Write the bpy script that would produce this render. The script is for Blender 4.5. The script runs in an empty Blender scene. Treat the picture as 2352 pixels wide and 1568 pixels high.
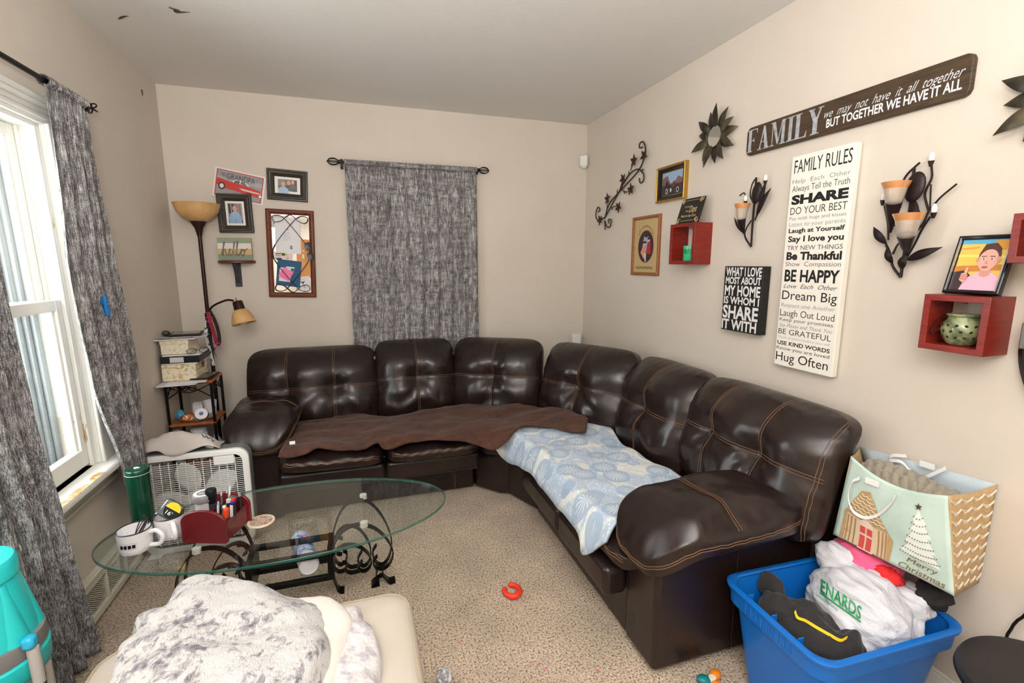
import bpy, bmesh, math, random
from mathutils import Vector, Matrix, noise
from mathutils.bvhtree import BVHTree
random.seed(7)
PI = math.pi
SC = bpy.context.scene
C = SC.collection
V = Vector
# ------------------------------------------------------------------ camera, world, lights, exposure
W, D, L, H = 1.832, 3.72, -1.137, 2.60          # right wall x, back wall y, left wall x, ceiling z
CAM_H, PITCH, YAW, FPX = 1.5, 9.2913, 17.7596, 1100.0
cd = bpy.data.cameras.new('camera'); cam = bpy.data.objects.new('camera', cd); C.objects.link(cam)
cam.location = (0, 0, CAM_H); cam.rotation_euler = (math.radians(90 - PITCH), 0, math.radians(-YAW))
cd.sensor_width = 36; cd.lens = 36 * FPX / 2352; cd.clip_start = .02
SC.camera = cam
wd = bpy.data.worlds.new('sky'); SC.world = wd; wd.use_nodes = True
bg = wd.node_tree.nodes['Background']; bg.inputs[0].default_value = (.93, .96, 1, 1); bg.inputs[1].default_value = 1.7
SC.view_settings.view_transform = 'Standard'; SC.view_settings.look = 'None'
SC.view_settings.gamma = 1; SC.view_settings.use_curve_mapping = False
SC.view_settings.exposure = 0.53
def area(name, loc, rot, sx, sy, power, col=(1, 1, 1)):
    ld = bpy.data.lights.new(name, 'AREA'); ld.shape = 'RECTANGLE'; ld.size = sx; ld.size_y = sy; ld.energy = power; ld.color = col
    o = bpy.data.objects.new(name, ld); C.objects.link(o); o.location = loc; o.rotation_euler = [math.radians(a) for a in rot]
    return o
area('ceiling_bounce_fill', (-.35, -.75, 2.52), (18, 0, -2), 1.9, 1.5, 52, (1, .99, .98))  # added area fill under the ceiling, standing in for bounced flash; no fixture there
area('bounced_flash', (-.1, -.2, 1.75), (166, 0, 0), .35, .35, 74, (1, .995, .99))
area('daylight_from_window', (L - .28, 1.95, 1.4), (0, -90, 0), 1.2, .9, 26, (.95, .975, 1))

# ------------------------------------------------------------------ picture -> room plane helpers (survey of the photograph)
_p, _y = math.radians(PITCH), math.radians(YAW)
O = V((0, 0, CAM_H))
def ray(u, v):
    r = (u - 1176) / FPX; up = -(v - 784) / FPX
    hf = math.cos(_p) + up * math.sin(_p); z = up * math.cos(_p) - math.sin(_p)
    return V((hf * math.sin(_y) + r * math.cos(_y), hf * math.cos(_y) - r * math.sin(_y), z))
def ux(u, v, x): d = ray(u, v); return O + d * (x / d.x)
def uy(u, v, y): d = ray(u, v); return O + d * (y / d.y)
def uz(u, v, z): d = ray(u, v); return O + d * ((z - CAM_H) / d.z)
def sz(wall, u, v, off=0):                      # (s, z) on a wall: s grows to the right for someone facing it
    if wall == 'B': p = uy(u, v, D - off); return p.x, p.z
    if wall == 'R': p = ux(u, v, W - off); return -p.y, p.z
    p = ux(u, v, L + off); return p.y, p.z

# ------------------------------------------------------------------ materials
def lin(c):
    return tuple((x / 255 / 12.92 if x / 255 <= .04045 else ((x / 255 + .055) / 1.055) ** 2.4) for x in c) + (1,)
MATS = {}
class NT:
    def __init__(s, m): s.t = m.node_tree; s.n = s.t.nodes; s.b = s.n['Principled BSDF']
    def add(s, typ, **kw):
        n = s.n.new(typ)
        for k, v in kw.items():
            if k.startswith('i_'): n.inputs[k[2:].replace('_', ' ')].default_value = v
            else: setattr(n, k, v)
        return n
    def ln(s, a, b): s.t.links.new(a, b)
    def coord(s, scale=(1, 1, 1), kind='Object', rot=(0, 0, 0)):
        t = s.add('ShaderNodeTexCoord'); m = s.add('ShaderNodeMapping'); m.inputs['Scale'].default_value = scale; m.inputs['Rotation'].default_value = rot
        s.ln(t.outputs[kind], m.inputs[0]); return m.outputs[0]
    def noise(s, co, scale=5, detail=3, rough=.55, dist=0):
        n = s.add('ShaderNodeTexNoise'); n.inputs['Scale'].default_value = scale; n.inputs['Detail'].default_value = detail
        n.inputs['Roughness'].default_value = rough; n.inputs['Distortion'].default_value = dist; s.ln(co, n.inputs['Vector']); return n.outputs[0]
    def ramp(s, fac, stops):
        r = s.add('ShaderNodeValToRGB'); e = r.color_ramp.elements
        while len(e) < len(stops): e.new(.5)
        for q, (p, c) in zip(e, stops): q.position = p; q.color = c
        s.ln(fac, r.inputs[0]); return r.outputs[0]
    def math(s, op, a, b=None, c=None):
        n = s.add('ShaderNodeMath', operation=op)
        for i, x in enumerate((a, b, c)):
            if x is None: continue
            if isinstance(x, (int, float)): n.inputs[i].default_value = x
            else: s.ln(x, n.inputs[i])
        return n.outputs[0]
    def mix(s, fac, a, b, blend='MIX'):
        n = s.add('ShaderNodeMix', data_type='RGBA', blend_type=blend)
        for i, x in ((0, fac), (6, a), (7, b)):
            if isinstance(x, (int, float, tuple)): n.inputs[i].default_value = x
            else: s.ln(x, n.inputs[i])
        return n.outputs[2]
    def bump(s, h, strength=.3, dist=.002, prev=None):
        b = s.add('ShaderNodeBump'); b.inputs['Strength'].default_value = strength; b.inputs['Distance'].default_value = dist
        s.ln(h, b.inputs['Height'])
        if prev is not None: s.ln(prev, b.inputs['Normal'])
        s.ln(b.outputs[0], s.b.inputs['Normal']); return b.outputs[0]
def mat(name, col, rough=.5, metal=0, var=None, bump=None, coat=0, trans=0, ior=1.45, sheen=0, spec=None, alpha=1):
    """col sRGB; var=(noise scale, second colour, lo, hi, stretch); bump=(scale, strength, distance)"""
    if name in MATS: return MATS[name]
    m = bpy.data.materials.new(name); m.use_nodes = True; t = NT(m); b = t.b
    b.inputs['Base Color'].default_value = lin(col); b.inputs['Roughness'].default_value = rough; b.inputs['Metallic'].default_value = metal
    b.inputs['Coat Weight'].default_value = coat; b.inputs['Transmission Weight'].default_value = trans; b.inputs['IOR'].default_value = ior
    b.inputs['Sheen Weight'].default_value = sheen; b.inputs['Alpha'].default_value = alpha
    if spec is not None: b.inputs['Specular IOR Level'].default_value = spec
    if var:
        sc, c2, lo, hi, st = (list(var) + [.4, .6, (1, 1, 1)][len(var) - 2:])[:5]
        f = t.noise(t.coord(st), sc, 4); t.ln(t.ramp(f, [(lo, lin(col)), (hi, lin(c2))]), b.inputs['Base Color'])
    if bump:
        t.bump(t.noise(t.coord(), bump[0], 3), bump[1], bump[2] if len(bump) > 2 else .002)
    MATS[name] = m; return m
def paint(c, rough=.6):
    return mat('paint_%d_%d_%d' % tuple(c), c, rough)

# ------------------------------------------------------------------ mesh builder
def TR(loc=(0, 0, 0), rx=0, ry=0, rz=0):
    return Matrix.Translation(loc) @ Matrix.Rotation(rz, 4, 'Z') @ Matrix.Rotation(ry, 4, 'Y') @ Matrix.Rotation(rx, 4, 'X')
def resample(pts, n, closed=False):
    P = [V(p) for p in pts]
    if len(P) == 2 and not closed: return [P[0].lerp(P[1], i / (n - 1)) for i in range(n)]
    dense = []
    k = len(P); segs = k if closed else k - 1
    for i in range(segs):
        if closed: a, b, c, d = P[i - 1], P[i], P[(i + 1) % k], P[(i + 2) % k]
        else: b, c = P[i], P[i + 1]; a = P[i - 1] if i else b * 2 - c; d = P[i + 2] if i + 2 < k else c * 2 - b
        for j in range(12):
            t = j / 12
            dense.append(.5 * ((2 * b) + (c - a) * t + (2 * a - 5 * b + 4 * c - d) * t * t + (3 * b - a - 3 * c + d) * t ** 3))
    dense.append(P[0].copy() if closed else P[-1].copy())
    acc = [0]
    for i in range(1, len(dense)): acc.append(acc[-1] + (dense[i] - dense[i - 1]).length)
    tot = acc[-1] or 1; out = []; j = 0; m = n if closed else n - 1
    for i in range(n):
        s = tot * i / m
        while j < len(acc) - 2 and acc[j + 1] < s: j += 1
        f = (s - acc[j]) / max(acc[j + 1] - acc[j], 1e-9); out.append(dense[j].lerp(dense[j + 1], min(max(f, 0), 1)))
    return out
class MB:
    def __init__(s): s.v = []; s.f = []; s.m = []; s.mi = 0; s.M = Matrix()
    def add(s, vs, fs, M=None):
        o = len(s.v); M = s.M @ M if M is not None else s.M
        s.v += [M @ V(p) for p in vs]; s.f += [tuple(i + o for i in f) for f in fs]; s.m += [s.mi] * len(fs); return s
    def box(s, c, d, M=None):
        x, y, z = [q / 2 for q in d]; c = V(c)
        return s.add([c + V((a * x, b * y, e * z)) for a in (-1, 1) for b in (-1, 1) for e in (-1, 1)],
                     [(0, 1, 3, 2), (4, 6, 7, 5), (0, 4, 5, 1), (2, 3, 7, 6), (0, 2, 6, 4), (1, 5, 7, 3)], M)
    def bx(s, x0, x1, y0, y1, z0, z1, M=None): return s.box(((x0 + x1) / 2, (y0 + y1) / 2, (z0 + z1) / 2), (abs(x1 - x0), abs(y1 - y0), abs(z1 - z0)), M)
    def loft(s, loops, closed=True, cap0=True, cap1=True, M=None):
        n = len(loops[0]); vs = [p for l in loops for p in l]; fs = []
        for i in range(len(loops) - 1):
            for j in range(n if closed else n - 1):
                k = (j + 1) % n; fs.append((i * n + j, i * n + k, (i + 1) * n + k, (i + 1) * n + j))
        if closed and cap0: fs.append(tuple(reversed(range(n))))
        if closed and cap1: fs.append(tuple((len(loops) - 1) * n + j for j in range(n)))
        return s.add(vs, fs, M)
    def lathe(s, prof, n=32, M=None, cap0=True, cap1=True):
        return s.loft([[V((max(r, 1e-5) * math.cos(2 * PI * j / n), max(r, 1e-5) * math.sin(2 * PI * j / n), z)) for j in range(n)] for r, z in prof], True, cap0, cap1, M)
    def tube(s, pts, r, n=8, smooth=0, closed=False, flat=None):
        P = resample(pts, smooth, closed) if smooth else [V(p) for p in pts]
        k = len(P); R = r if callable(r) else (lambda t: r)
        T = [(P[(i + 1) % k] - P[i - 1] if closed else P[min(i + 1, k - 1)] - P[max(i - 1, 0)]).normalized() for i in range(k)]
        up = V((0, 0, 1)) if abs(T[0].z) < .9 else V((1, 0, 0)); N = (up - T[0] * up.dot(T[0])).normalized(); loops = []
        for i in range(k):
            N = (N - T[i] * N.dot(T[i])); N = N.normalized() if N.length > 1e-6 else T[i].orthogonal().normalized()
            B = T[i].cross(N); q = R(i / max(k - 1, 1))
            loops.append([P[i] + (N * math.cos(2 * PI * j / n) + B * math.sin(2 * PI * j / n)) * q for j in range(n)])
        if closed: loops.append(loops[0]); return s.loft(loops, True, False, False)
        return s.loft(loops)
    def ribbon(s, pts, w, th, wid, smooth=0):       # flat bar swept along pts; w = direction of its width
        P = resample(pts, smooth) if smooth else [V(p) for p in pts]; k = len(P); w = V(w).normalized(); loops = []
        for i in range(k):
            t = (P[min(i + 1, k - 1)] - P[max(i - 1, 0)]).normalized(); n = t.cross(w).normalized() * (th / 2); q = w * (wid / 2)
            loops.append([P[i] + n + q, P[i] - n + q, P[i] - n - q, P[i] + n - q])
        return s.loft(loops)
    def cyl(s, p0, p1, r0, r1=None, n=20): return s.tube([p0, p1], (lambda t: r0 + ((r0 if r1 is None else r1) - r0) * t), n)
    def prism(s, pts, d, M=None):                   # pts (x,z); extruded from y=-d to y=0
        n = len(pts); a = sum(pts[i][0] * pts[(i + 1) % n][1] - pts[(i + 1) % n][0] * pts[i][1] for i in range(n))
        if a < 0: pts = list(reversed(pts))
        return s.loft([[V((x, -d, z)) for x, z in pts], [V((x, 0, z)) for x, z in pts]][::-1], M=M)
    def flat(s, pts, y, M=None): return s.add([V((x, y, z)) for x, z in pts], [tuple(range(len(pts)))], M)
    def grid(s, nu, nv, fn, M=None, wrap=False):
        vs = [fn(i / (nu if wrap else nu - 1), j / (nv - 1)) for j in range(nv) for i in range(nu)]
        fs = [(j * nu + i, j * nu + (i + 1) % nu, (j + 1) * nu + (i + 1) % nu, (j + 1) * nu + i) for j in range(nv - 1) for i in range(nu if wrap else nu - 1)]
        return s.add(vs, fs, M)
    def ball(s, c, r, n=14, M=None):
        r = (r, r, r) if isinstance(r, (int, float)) else r; c = V(c)
        return s.loft([[c + V((r[0] * math.sin(PI * min(max(i / n, .004), .996)) * math.cos(2 * PI * j / (2 * n)), r[1] * math.sin(PI * min(max(i / n, .004), .996)) * math.sin(2 * PI * j / (2 * n)), -r[2] * math.cos(PI * i / n))) for j in range(2 * n)] for i in range(n + 1)], M=M)
    def frame(s, w, h, loops, M=None):              # nested rectangles (inset, y): a moulded frame
        L_ = [[V((-w / 2 + i, y, -h / 2 + i)), V((w / 2 - i, y, -h / 2 + i)), V((w / 2 - i, y, h / 2 - i)), V((-w / 2 + i, y, h / 2 - i))] for i, y in loops]
        return s.loft(L_, True, False, False, M)
    def leaf(s, p0, p1, wid, nrm, fold=.25, n=10, bend=0):
        p0, p1 = V(p0), V(p1); t = p1 - p0; nrm = V(nrm).normalized(); sd = t.cross(nrm).normalized(); vs = []; fs = []
        for i in range(n + 1):
            f = i / n; q = p0 + t * f + nrm * (bend * math.sin(PI * f)); ww = wid / 2 * max(.03, math.sin(PI * f ** .85)) ; vs += [q - sd * ww, q + nrm * fold * ww, q + sd * ww]
        for i in range(n):
            a = i * 3; fs += [(a, a + 1, a + 4, a + 3), (a + 1, a + 2, a + 5, a + 4)]
        th = [v - nrm * .0015 for v in vs]; m = len(vs)
        fs2 = fs + [tuple(m + k for k in reversed(f)) for f in fs]
        rim = [i * 3 for i in range(n + 1)] + [i * 3 + 2 for i in range(n, -1, -1)]
        fs2 += [(rim[k], rim[(k + 1) % len(rim)], m + rim[(k + 1) % len(rim)], m + rim[k]) for k in range(len(rim))]
        return s.add(vs + th, fs2)
RM = {}
def skin(mb, vox=.008, it=8):                       # one smooth skin over overlapping lumps
    me = bpy.data.meshes.new('t'); me.from_pydata([tuple(v) for v in mb.v], [], mb.f); o = bpy.data.objects.new('t', me); C.objects.link(o)
    m = o.modifiers.new('r', 'REMESH'); m.mode = 'VOXEL'; m.voxel_size = vox; m = o.modifiers.new('s', 'SMOOTH'); m.iterations = it; m.factor = .5
    dg = bpy.context.evaluated_depsgraph_get(); e = o.evaluated_get(dg); q = e.to_mesh(); out = MB(); out.add([v.co.copy() for v in q.vertices], [tuple(p.vertices) for p in q.polygons]); e.to_mesh_clear()
    bpy.data.objects.remove(o); bpy.data.meshes.remove(me); return out
def mkmesh(name, mb, mats, ang=42):
    me = bpy.data.meshes.new(name); me.from_pydata([tuple(v) for v in mb.v], [], mb.f)
    for m in (mats if isinstance(mats, (list, tuple)) else [mats]): me.materials.append(m)
    if isinstance(mats, (list, tuple)): me.polygons.foreach_set('material_index', mb.m)
    bm = bmesh.new(); bm.from_mesh(me); bmesh.ops.recalc_face_normals(bm, faces=bm.faces); bm.to_mesh(me); bm.free()
    me.polygons.foreach_set('use_smooth', [True] * len(me.polygons)); me.set_sharp_from_angle(angle=math.radians(ang)); me.update(); return me
def mods(o, bevel=0, solid=0, sub=0, seg=2, off=-1):
    if solid: m = o.modifiers.new('solid', 'SOLIDIFY'); m.thickness = solid; m.offset = off
    if bevel: m = o.modifiers.new('bevel', 'BEVEL'); m.width = bevel; m.segments = seg; m.limit_method = 'ANGLE'; m.angle_limit = math.radians(35)
    if sub: m = o.modifiers.new('sub', 'SUBSURF'); m.levels = sub; m.render_levels = sub
def root_of(o):
    while o.parent: o = o.parent
    return o
def obj(name, mb, m, parent, world=False, label=None, ang=42, **kw):
    if world:
        I = RM[root_of(parent).name].inverted(); mb.v = [I @ v for v in mb.v]
    o = bpy.data.objects.new(name, mkmesh(name, mb, m, ang)); C.objects.link(o); o.parent = parent; mods(o, **kw)
    if label: o['label'] = label
    return o
def props(o, label, cat, group=None, kind=None):
    if kind: o['kind'] = kind
    if label: o['label'] = label; o['category'] = cat
    if group: o['group'] = group
def thing(name, label, cat, loc=(0, 0, 0), rz=0, group=None, roll=0):
    o = bpy.data.objects.new(name, None); C.objects.link(o); o.empty_display_size = .05; o.location = loc; o.rotation_euler = (0, roll, rz); props(o, label, cat, group)
    RM[o.name] = TR(loc, 0, roll, rz); return o
WROT = {'B': 0, 'R': -PI / 2, 'L': PI / 2}
def wthing(wall, name, label, cat, s, z, roll=0, off=0, group=None):   # local x right along the wall, y into it, z up
    loc = {'B': (s, D - off, z), 'R': (W - off, -s, z), 'L': (L + off, s, z)}[wall]
    return thing(name, label, cat, loc, WROT[wall], group, roll)
def single(name, mb, m, label, cat, group=None, kind=None, ang=42, **kw):   # a thing that is one mesh, built in room coordinates
    lo = V([min(v[i] for v in mb.v) for i in range(3)]); hi = V([max(v[i] for v in mb.v) for i in range(3)])
    base = V(((lo.x + hi.x) / 2, (lo.y + hi.y) / 2, lo.z)); mb.v = [v - base for v in mb.v]
    o = bpy.data.objects.new(name, mkmesh(name, mb, m, ang)); C.objects.link(o); o.location = base; mods(o, **kw); props(o, label, cat, group, kind); RM[o.name] = Matrix.Translation(base); return o
def struct(name, mb, m, parent=None, **kw):
    o = bpy.data.objects.new(name, mkmesh(name, mb, m)); C.objects.link(o); mods(o, **kw)
    if parent: o.parent = parent
    else: o['kind'] = 'structure'; RM[o.name] = Matrix()
    return o
# text ---------------------------------------------------------------
_cap = {}
def glyphs(body, bold=0, shear=0, space=1):
    cu = bpy.data.curves.new('t', 'FONT'); cu.body = body; cu.offset = bold; cu.shear = shear; cu.resolution_u = 3; cu.space_character = space; cu.fill_mode = 'FRONT'
    o = bpy.data.objects.new('t', cu); C.objects.link(o); me = bpy.data.meshes.new_from_object(o)
    vs = [v.co.copy() for v in me.vertices]; fs = [tuple(p.vertices) for p in me.polygons]
    bpy.data.objects.remove(o); bpy.data.curves.remove(cu); bpy.data.meshes.remove(me); return vs, fs
def text(mb, body, x0, x1, z0, z1, y, bold=0, shear=0, space=1, M=None):   # cap height spans z0..z1, ink spans x0..x1
    if 'c' not in _cap: _cap['c'] = max(v.y for v in glyphs('H')[0])
    vs, fs = glyphs(body, bold, shear, space); a = min(v.x for v in vs); b = max(v.x for v in vs); k = (x1 - x0) / (b - a); q = (z1 - z0) / _cap['c']
    mb.add([V((x0 + (v.x - a) * k, y, z0 + v.y * q)) for v in vs], fs, M); return mb
def pic(parent, elems, y, name='print', rough=.45, dy=.0005):      # a printed picture: flat shapes on one sheet
    mb = MB(); ms = []; k = 0
    for e in elems:
        c = paint(e[-1], rough)
        if c not in ms: ms.append(c)
        mb.mi = ms.index(c); yy = y - k * dy; k += 1
        if e[0] == 'r': mb.flat([(e[1], e[3]), (e[2], e[3]), (e[2], e[4]), (e[1], e[4])], yy)
        elif e[0] == 'e':
            r = e[5] if len(e) > 6 else 0
            mb.flat([(e[1] + e[3] * math.cos(t) * math.cos(r) - e[4] * math.sin(t) * math.sin(r), e[2] + e[3] * math.cos(t) * math.sin(r) + e[4] * math.sin(t) * math.cos(r)) for t in [2 * PI * i / 28 for i in range(28)]], yy)
        else: mb.flat(e[1], yy)
    o = obj(name, mb, ms, parent); return o
def fitq(wall, q, off=0):                           # four picture corners TL TR BR BL -> s, z, width, height, roll
    P = [V(sz(wall, u, v, off)) for u, v in q]; c = sum(P, V((0, 0))) / 4
    w = ((P[1] - P[0]) + (P[2] - P[3])) / 2; h = ((P[0] - P[3]) + (P[1] - P[2])) / 2
    return c.x, c.y, w.length, h.length, -math.atan2(w.y, w.x)
# ------------------------------------------------------------------ shared materials
def wall_mat():
    m = mat('wall_paint', (212, 203, 190), .7); t = NT(m); co = t.coord()
    t.ln(t.ramp(t.noise(co, 1.6, 4), [(.3, lin((209, 199, 186))), (.7, lin((215, 206, 194)))]), t.b.inputs['Base Color'])
    t.bump(t.noise(co, 60, 4), .12, .004); t.b.inputs['Specular IOR Level'].default_value = .25; return m
def ceil_mat():
    m = mat('ceiling_paint', (222, 219, 215), .8); t = NT(m); co = t.coord()
    big = t.ramp(t.noise(t.coord((1, 1.6, 1)), 2.2, 6, .7, 1.5), [(.48, (0, 0, 0, 1)), (.56, (1, 1, 1, 1))])
    n1 = t.bump(t.noise(co, 45, 4), .12, .004); t.bump(big, .07, .004, n1); return m
def carpet_mat():
    m = mat('carpet_pile', (160, 135, 110), .95); t = NT(m); co = t.coord()
    a = t.ramp(t.noise(co, 120, 2, .65), [(.36, lin((124, 100, 80))), (.45, lin((206, 183, 155))), (.64, lin((238, 219, 196)))])
    b = t.ramp(t.noise(co, 3.5, 5, .6), [(.3, (.72, .72, .72, 1)), (.7, (1.08, 1.06, 1.04, 1))])
    t.ln(t.mix(1, a, b, 'MULTIPLY'), t.b.inputs['Base Color']); t.b.inputs['Sheen Weight'].default_value = .15
    n = t.bump(t.noise(co, 150, 2, .7), 1, .012); t.bump(t.noise(co, 14, 3), .4, .01, n); return m
def leather_mat():
    m = mat('dark_leather', (29, 21, 19), .28, spec=.6); t = NT(m); co = t.coord()
    t.ln(t.ramp(t.noise(co, 5, 4), [(.35, lin((31, 20, 18))), (.7, lin((39, 26, 22)))]), t.b.inputs['Base Color'])
    t.ln(t.ramp(t.noise(co, 6, 1), [(.3, (.25,) * 3 + (1,)), (.7, (.36,) * 3 + (1,))]), t.b.inputs['Roughness'])
    t.bump(t.noise(t.coord((1, 1, .7)), 11, 2, .45, .4), .1, .008); return m
def curtain_mat():
    m = mat('slub_curtain', (120, 118, 122), .9); t = NT(m)
    wp = t.noise(t.coord((1, 1, .05)), 330, 2, .6); wf = t.noise(t.coord((.05, 1, 1)), 330, 2, .6); bl = t.noise(t.coord((1, 1, .3)), 34, 3, .6); hb = t.noise(t.coord((.2, 1, 1)), 40, 3, .6)
    f = t.math('ADD', t.math('ADD', t.math('MULTIPLY', wp, .36), t.math('MULTIPLY', wf, .28)), t.math('ADD', t.math('MULTIPLY', bl, .2), t.math('MULTIPLY', hb, .16)))
    t.ln(t.ramp(f, [(.4, lin((46, 45, 47))), (.5, lin((122, 120, 120))), (.6, lin((204, 201, 198)))]), t.b.inputs['Base Color'])
    t.bump(f, .5, .003); return m
def wood(name, c1, c2, rough=.4, st=(2, 2, 14), sc=6, coat=0):
    if name in MATS: return MATS[name]
    m = mat(name, c1, rough, coat=coat); t = NT(m); t.ln(t.ramp(t.noise(t.coord(st), sc, 5, .6, .6), [(.3, lin(c1)), (.7, lin(c2))]), t.b.inputs['Base Color']); return m
M_wall, M_ceil, M_carpet, M_leather, M_curt = wall_mat(), ceil_mat(), carpet_mat(), leather_mat(), curtain_mat()
M_stitch = mat('stitching', (112, 82, 60), .7)
M_white = mat('white_paint', (232, 231, 226), .45, bump=(30, .1))
def oldwhite():
    m = mat('old_white_paint', (233, 231, 224), .5); t = NT(m); f = t.noise(t.coord((1, 1, .35)), 16, 6, .7)
    t.ln(t.ramp(f, [(.655, lin((233, 231, 224))), (.68, lin((196, 168, 120)))]), t.b.inputs['Base Color']); return m
M_oldw = oldwhite()
M_black = mat('black_metal', (22, 21, 22), .38, .4)
M_iron = mat('wrought_iron', (20, 20, 21), .34, .5, var=(90, (70, 58, 38), .66, .74))
M_bronze = mat('bronze_brown', (48, 26, 22), .35, .4)
def clear_glass(name, tint, rough):
    m = bpy.data.materials.new(name); m.use_nodes = True; n = m.node_tree.nodes; n.clear(); l = m.node_tree.links
    o = n.new('ShaderNodeOutputMaterial'); mx = n.new('ShaderNodeMixShader'); a = n.new('ShaderNodeBsdfTransparent'); g = n.new('ShaderNodeBsdfGlossy'); f = n.new('ShaderNodeLayerWeight')
    p = n.new('ShaderNodeMath'); p.operation = 'POWER'; p.inputs[1].default_value = 5; q = n.new('ShaderNodeMath'); q.operation = 'MULTIPLY_ADD'; q.inputs[1].default_value = 1.0; q.inputs[2].default_value = .055
    f.inputs[0].default_value = .5; l.new(f.outputs['Facing'], p.inputs[0]); l.new(p.outputs[0], q.inputs[0])
    a.inputs[0].default_value = tint + (1,); g.inputs['Roughness'].default_value = rough
    l.new(q.outputs[0], mx.inputs[0]); l.new(a.outputs[0], mx.inputs[1]); l.new(g.outputs[0], mx.inputs[2]); l.new(mx.outputs[0], o.inputs[0]); return m
M_pane = clear_glass('window_glass', (.97, .985, .98), .02); M_gtop = clear_glass('table_glass', (.93, .96, .945), .012)

# ------------------------------------------------------------------ the room
YB = -1.9                                            # wall behind the photographer
struct('floor', MB().bx(L - .2, W + .2, YB - .2, D + .2, -.1, 0), M_carpet)
struct('ceiling', MB().bx(L - .2, W + .2, YB - .2, D + .2, H, H + .1), M_ceil)
struct('wall_back', MB().bx(L - .2, W + .2, D, D + .15, 0, H), M_wall)
struct('wall_right', MB().bx(W, W + .15, YB, D, 0, H), M_wall)
struct('wall_front', MB().bx(L - .2, W + .2, YB - .15, YB, 0, H), M_wall)
WY0, WY1, WZ0, WZ1 = 1.42, 2.44, .63, 2.03           # window opening in the left wall
mb = MB(); mb.bx(L - .18, L, YB, WY0, 0, H); mb.bx(L - .18, L, WY1, D, 0, H); mb.bx(L - .18, L, WY0, WY1, 0, WZ0); mb.bx(L - .18, L, WY0, WY1, WZ1, H)
struct('wall_left', mb, M_wall)
mb = MB(); mb.bx(W - .016, W, YB, D, 0, .118); mb.bx(W - .012, W, YB, D, .118, .126); struct('baseboard_right', mb, M_white, bevel=.003)
struct('baseboard_back', MB().bx(L, W, D - .016, D, 0, .12), M_white, bevel=.003)
struct('baseboard_left', MB().bx(L, L + .014, 2.72, D, 0, .12), M_white, bevel=.003)
# dark tubes standing in for the shadows of cracks in the ceiling
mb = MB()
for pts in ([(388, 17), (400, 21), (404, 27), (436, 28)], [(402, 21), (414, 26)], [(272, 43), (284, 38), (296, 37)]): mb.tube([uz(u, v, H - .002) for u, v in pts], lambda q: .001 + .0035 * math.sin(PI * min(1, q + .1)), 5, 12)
struct('ceiling_crack_shadow', mb, mat('crack_dark', (70, 58, 46), .9))
mb = MB(); p = sz('L', 326, 214); mb.M = TR((L, p[0], p[1]), 0, 0, PI / 2)
mb.tube([(0, -.002, .02), (.002, -.002, 0), (0, -.002, -.012)], .0022, 5); mb.tube([(-.01, -.002, .012), (.002, -.002, 0)], .002, 5)
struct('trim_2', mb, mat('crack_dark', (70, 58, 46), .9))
# window 1: casing, jambs, sashes, panes, sill
def lw(mb): mb.M = TR((L, 0, 0), 0, 0, PI / 2); return mb
def leanx(mb):
    for v in mb.v: v.y += (1.3 - v.z) * .045
    return mb
mb = lw(MB())
for s0, s1 in ((WY1 - .02, WY1 + .06), (WY0 - .06, WY0 + .02)): mb.bx(s0, s1, -.004, .17, WZ0, WZ1)
for s0 in (WY1 - .036, WY0 + .02): mb.bx(s0, s0 + .016, -.004, .012, WZ0, WZ1); mb.bx(s0, s0 + .016, .052, .062, WZ0, WZ1)
mb.bx(WY0, WY1, -.004, .17, WZ1 - .02, WZ1 + .02)
win = struct('window_1', leanx(mb), M_oldw, bevel=.003)
mb = lw(MB())
for s0, s1 in ((WY1 - .005, WY1 + .12), (WY0 - .12, WY0 + .005)):
    mb.bx(s0, s1, -.02, 0, WZ0, WZ1); mb.bx(s0 + .02, s1 - .02, -.027, -.02, WZ0, WZ1); mb.bx(s0, s0 + .02, -.034, -.02, WZ0, WZ1)
struct('casing', leanx(mb), M_oldw, win, bevel=.004)
mb = lw(MB()); a, b = WY0 - .13, WY1 + .11
mb.bx(a, b, -.022, 0, WZ1 - .005, WZ1 + .075); mb.bx(a, b, -.032, 0, WZ1 + .01, WZ1 + .022); mb.bx(a - .01, b + .01, -.045, 0, WZ1 + .07, WZ1 + .09); mb.bx(a, b, -.034, 0, WZ1 + .05, WZ1 + .072); mb.bx(a, b, -.03, 0, WZ1 + .03, WZ1 + .04)
struct('head_casing', mb, M_oldw, win, bevel=.004)
def sash(name, y0, y1, z0, z1, sw, top, bot, m):
    mb = lw(MB()); a, b = WY0 + .02, WY1 - .02
    mb.bx(a, a + sw, y0, y1, z0, z1); mb.bx(b - sw, b, y0, y1, z0, z1); mb.bx(a + sw, b - sw, y0 + .001, y1 - .001, z1 - top, z1 - .0005); mb.bx(a + sw, b - sw, y0 + .001, y1 - .001, z0 + .0005, z0 + bot)
    mb.bx(b - sw - .012, b - sw, y0 + .012, y1 - .008, z0 + bot, z1 - top); mb.bx(a + sw, a + sw + .012, y0 + .012, y1 - .008, z0 + bot, z1 - top)
    struct(name, leanx(mb), m, win, bevel=.003)
    struct('pane', leanx(lw(MB()).bx(a + sw, b - sw, (y0 + y1) / 2 - .0015, (y0 + y1) / 2 + .0015, z0 + bot, z1 - top)), M_pane, win)
sash('lower_sash', .012, .05, WZ0 + .01, 1.355, .05, .045, .075, M_oldw)
sash('upper_sash', .062, .095, 1.31, WZ1 - .02, .045, .045, .045, M_oldw)
M_alu = mat('storm_aluminium', (158, 164, 166), .45, .3)
mb = lw(MB()); b = WY1 - .02; a = WY0 + .02
for k, (w, y) in enumerate(((.03, .10), (.05, .115), (.075, .13), (.1, .145))): mb.bx(b - w, b, y, y + .014, WZ0, WZ1); mb.bx(a, a + w, y, y + .014, WZ0, WZ1)
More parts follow.
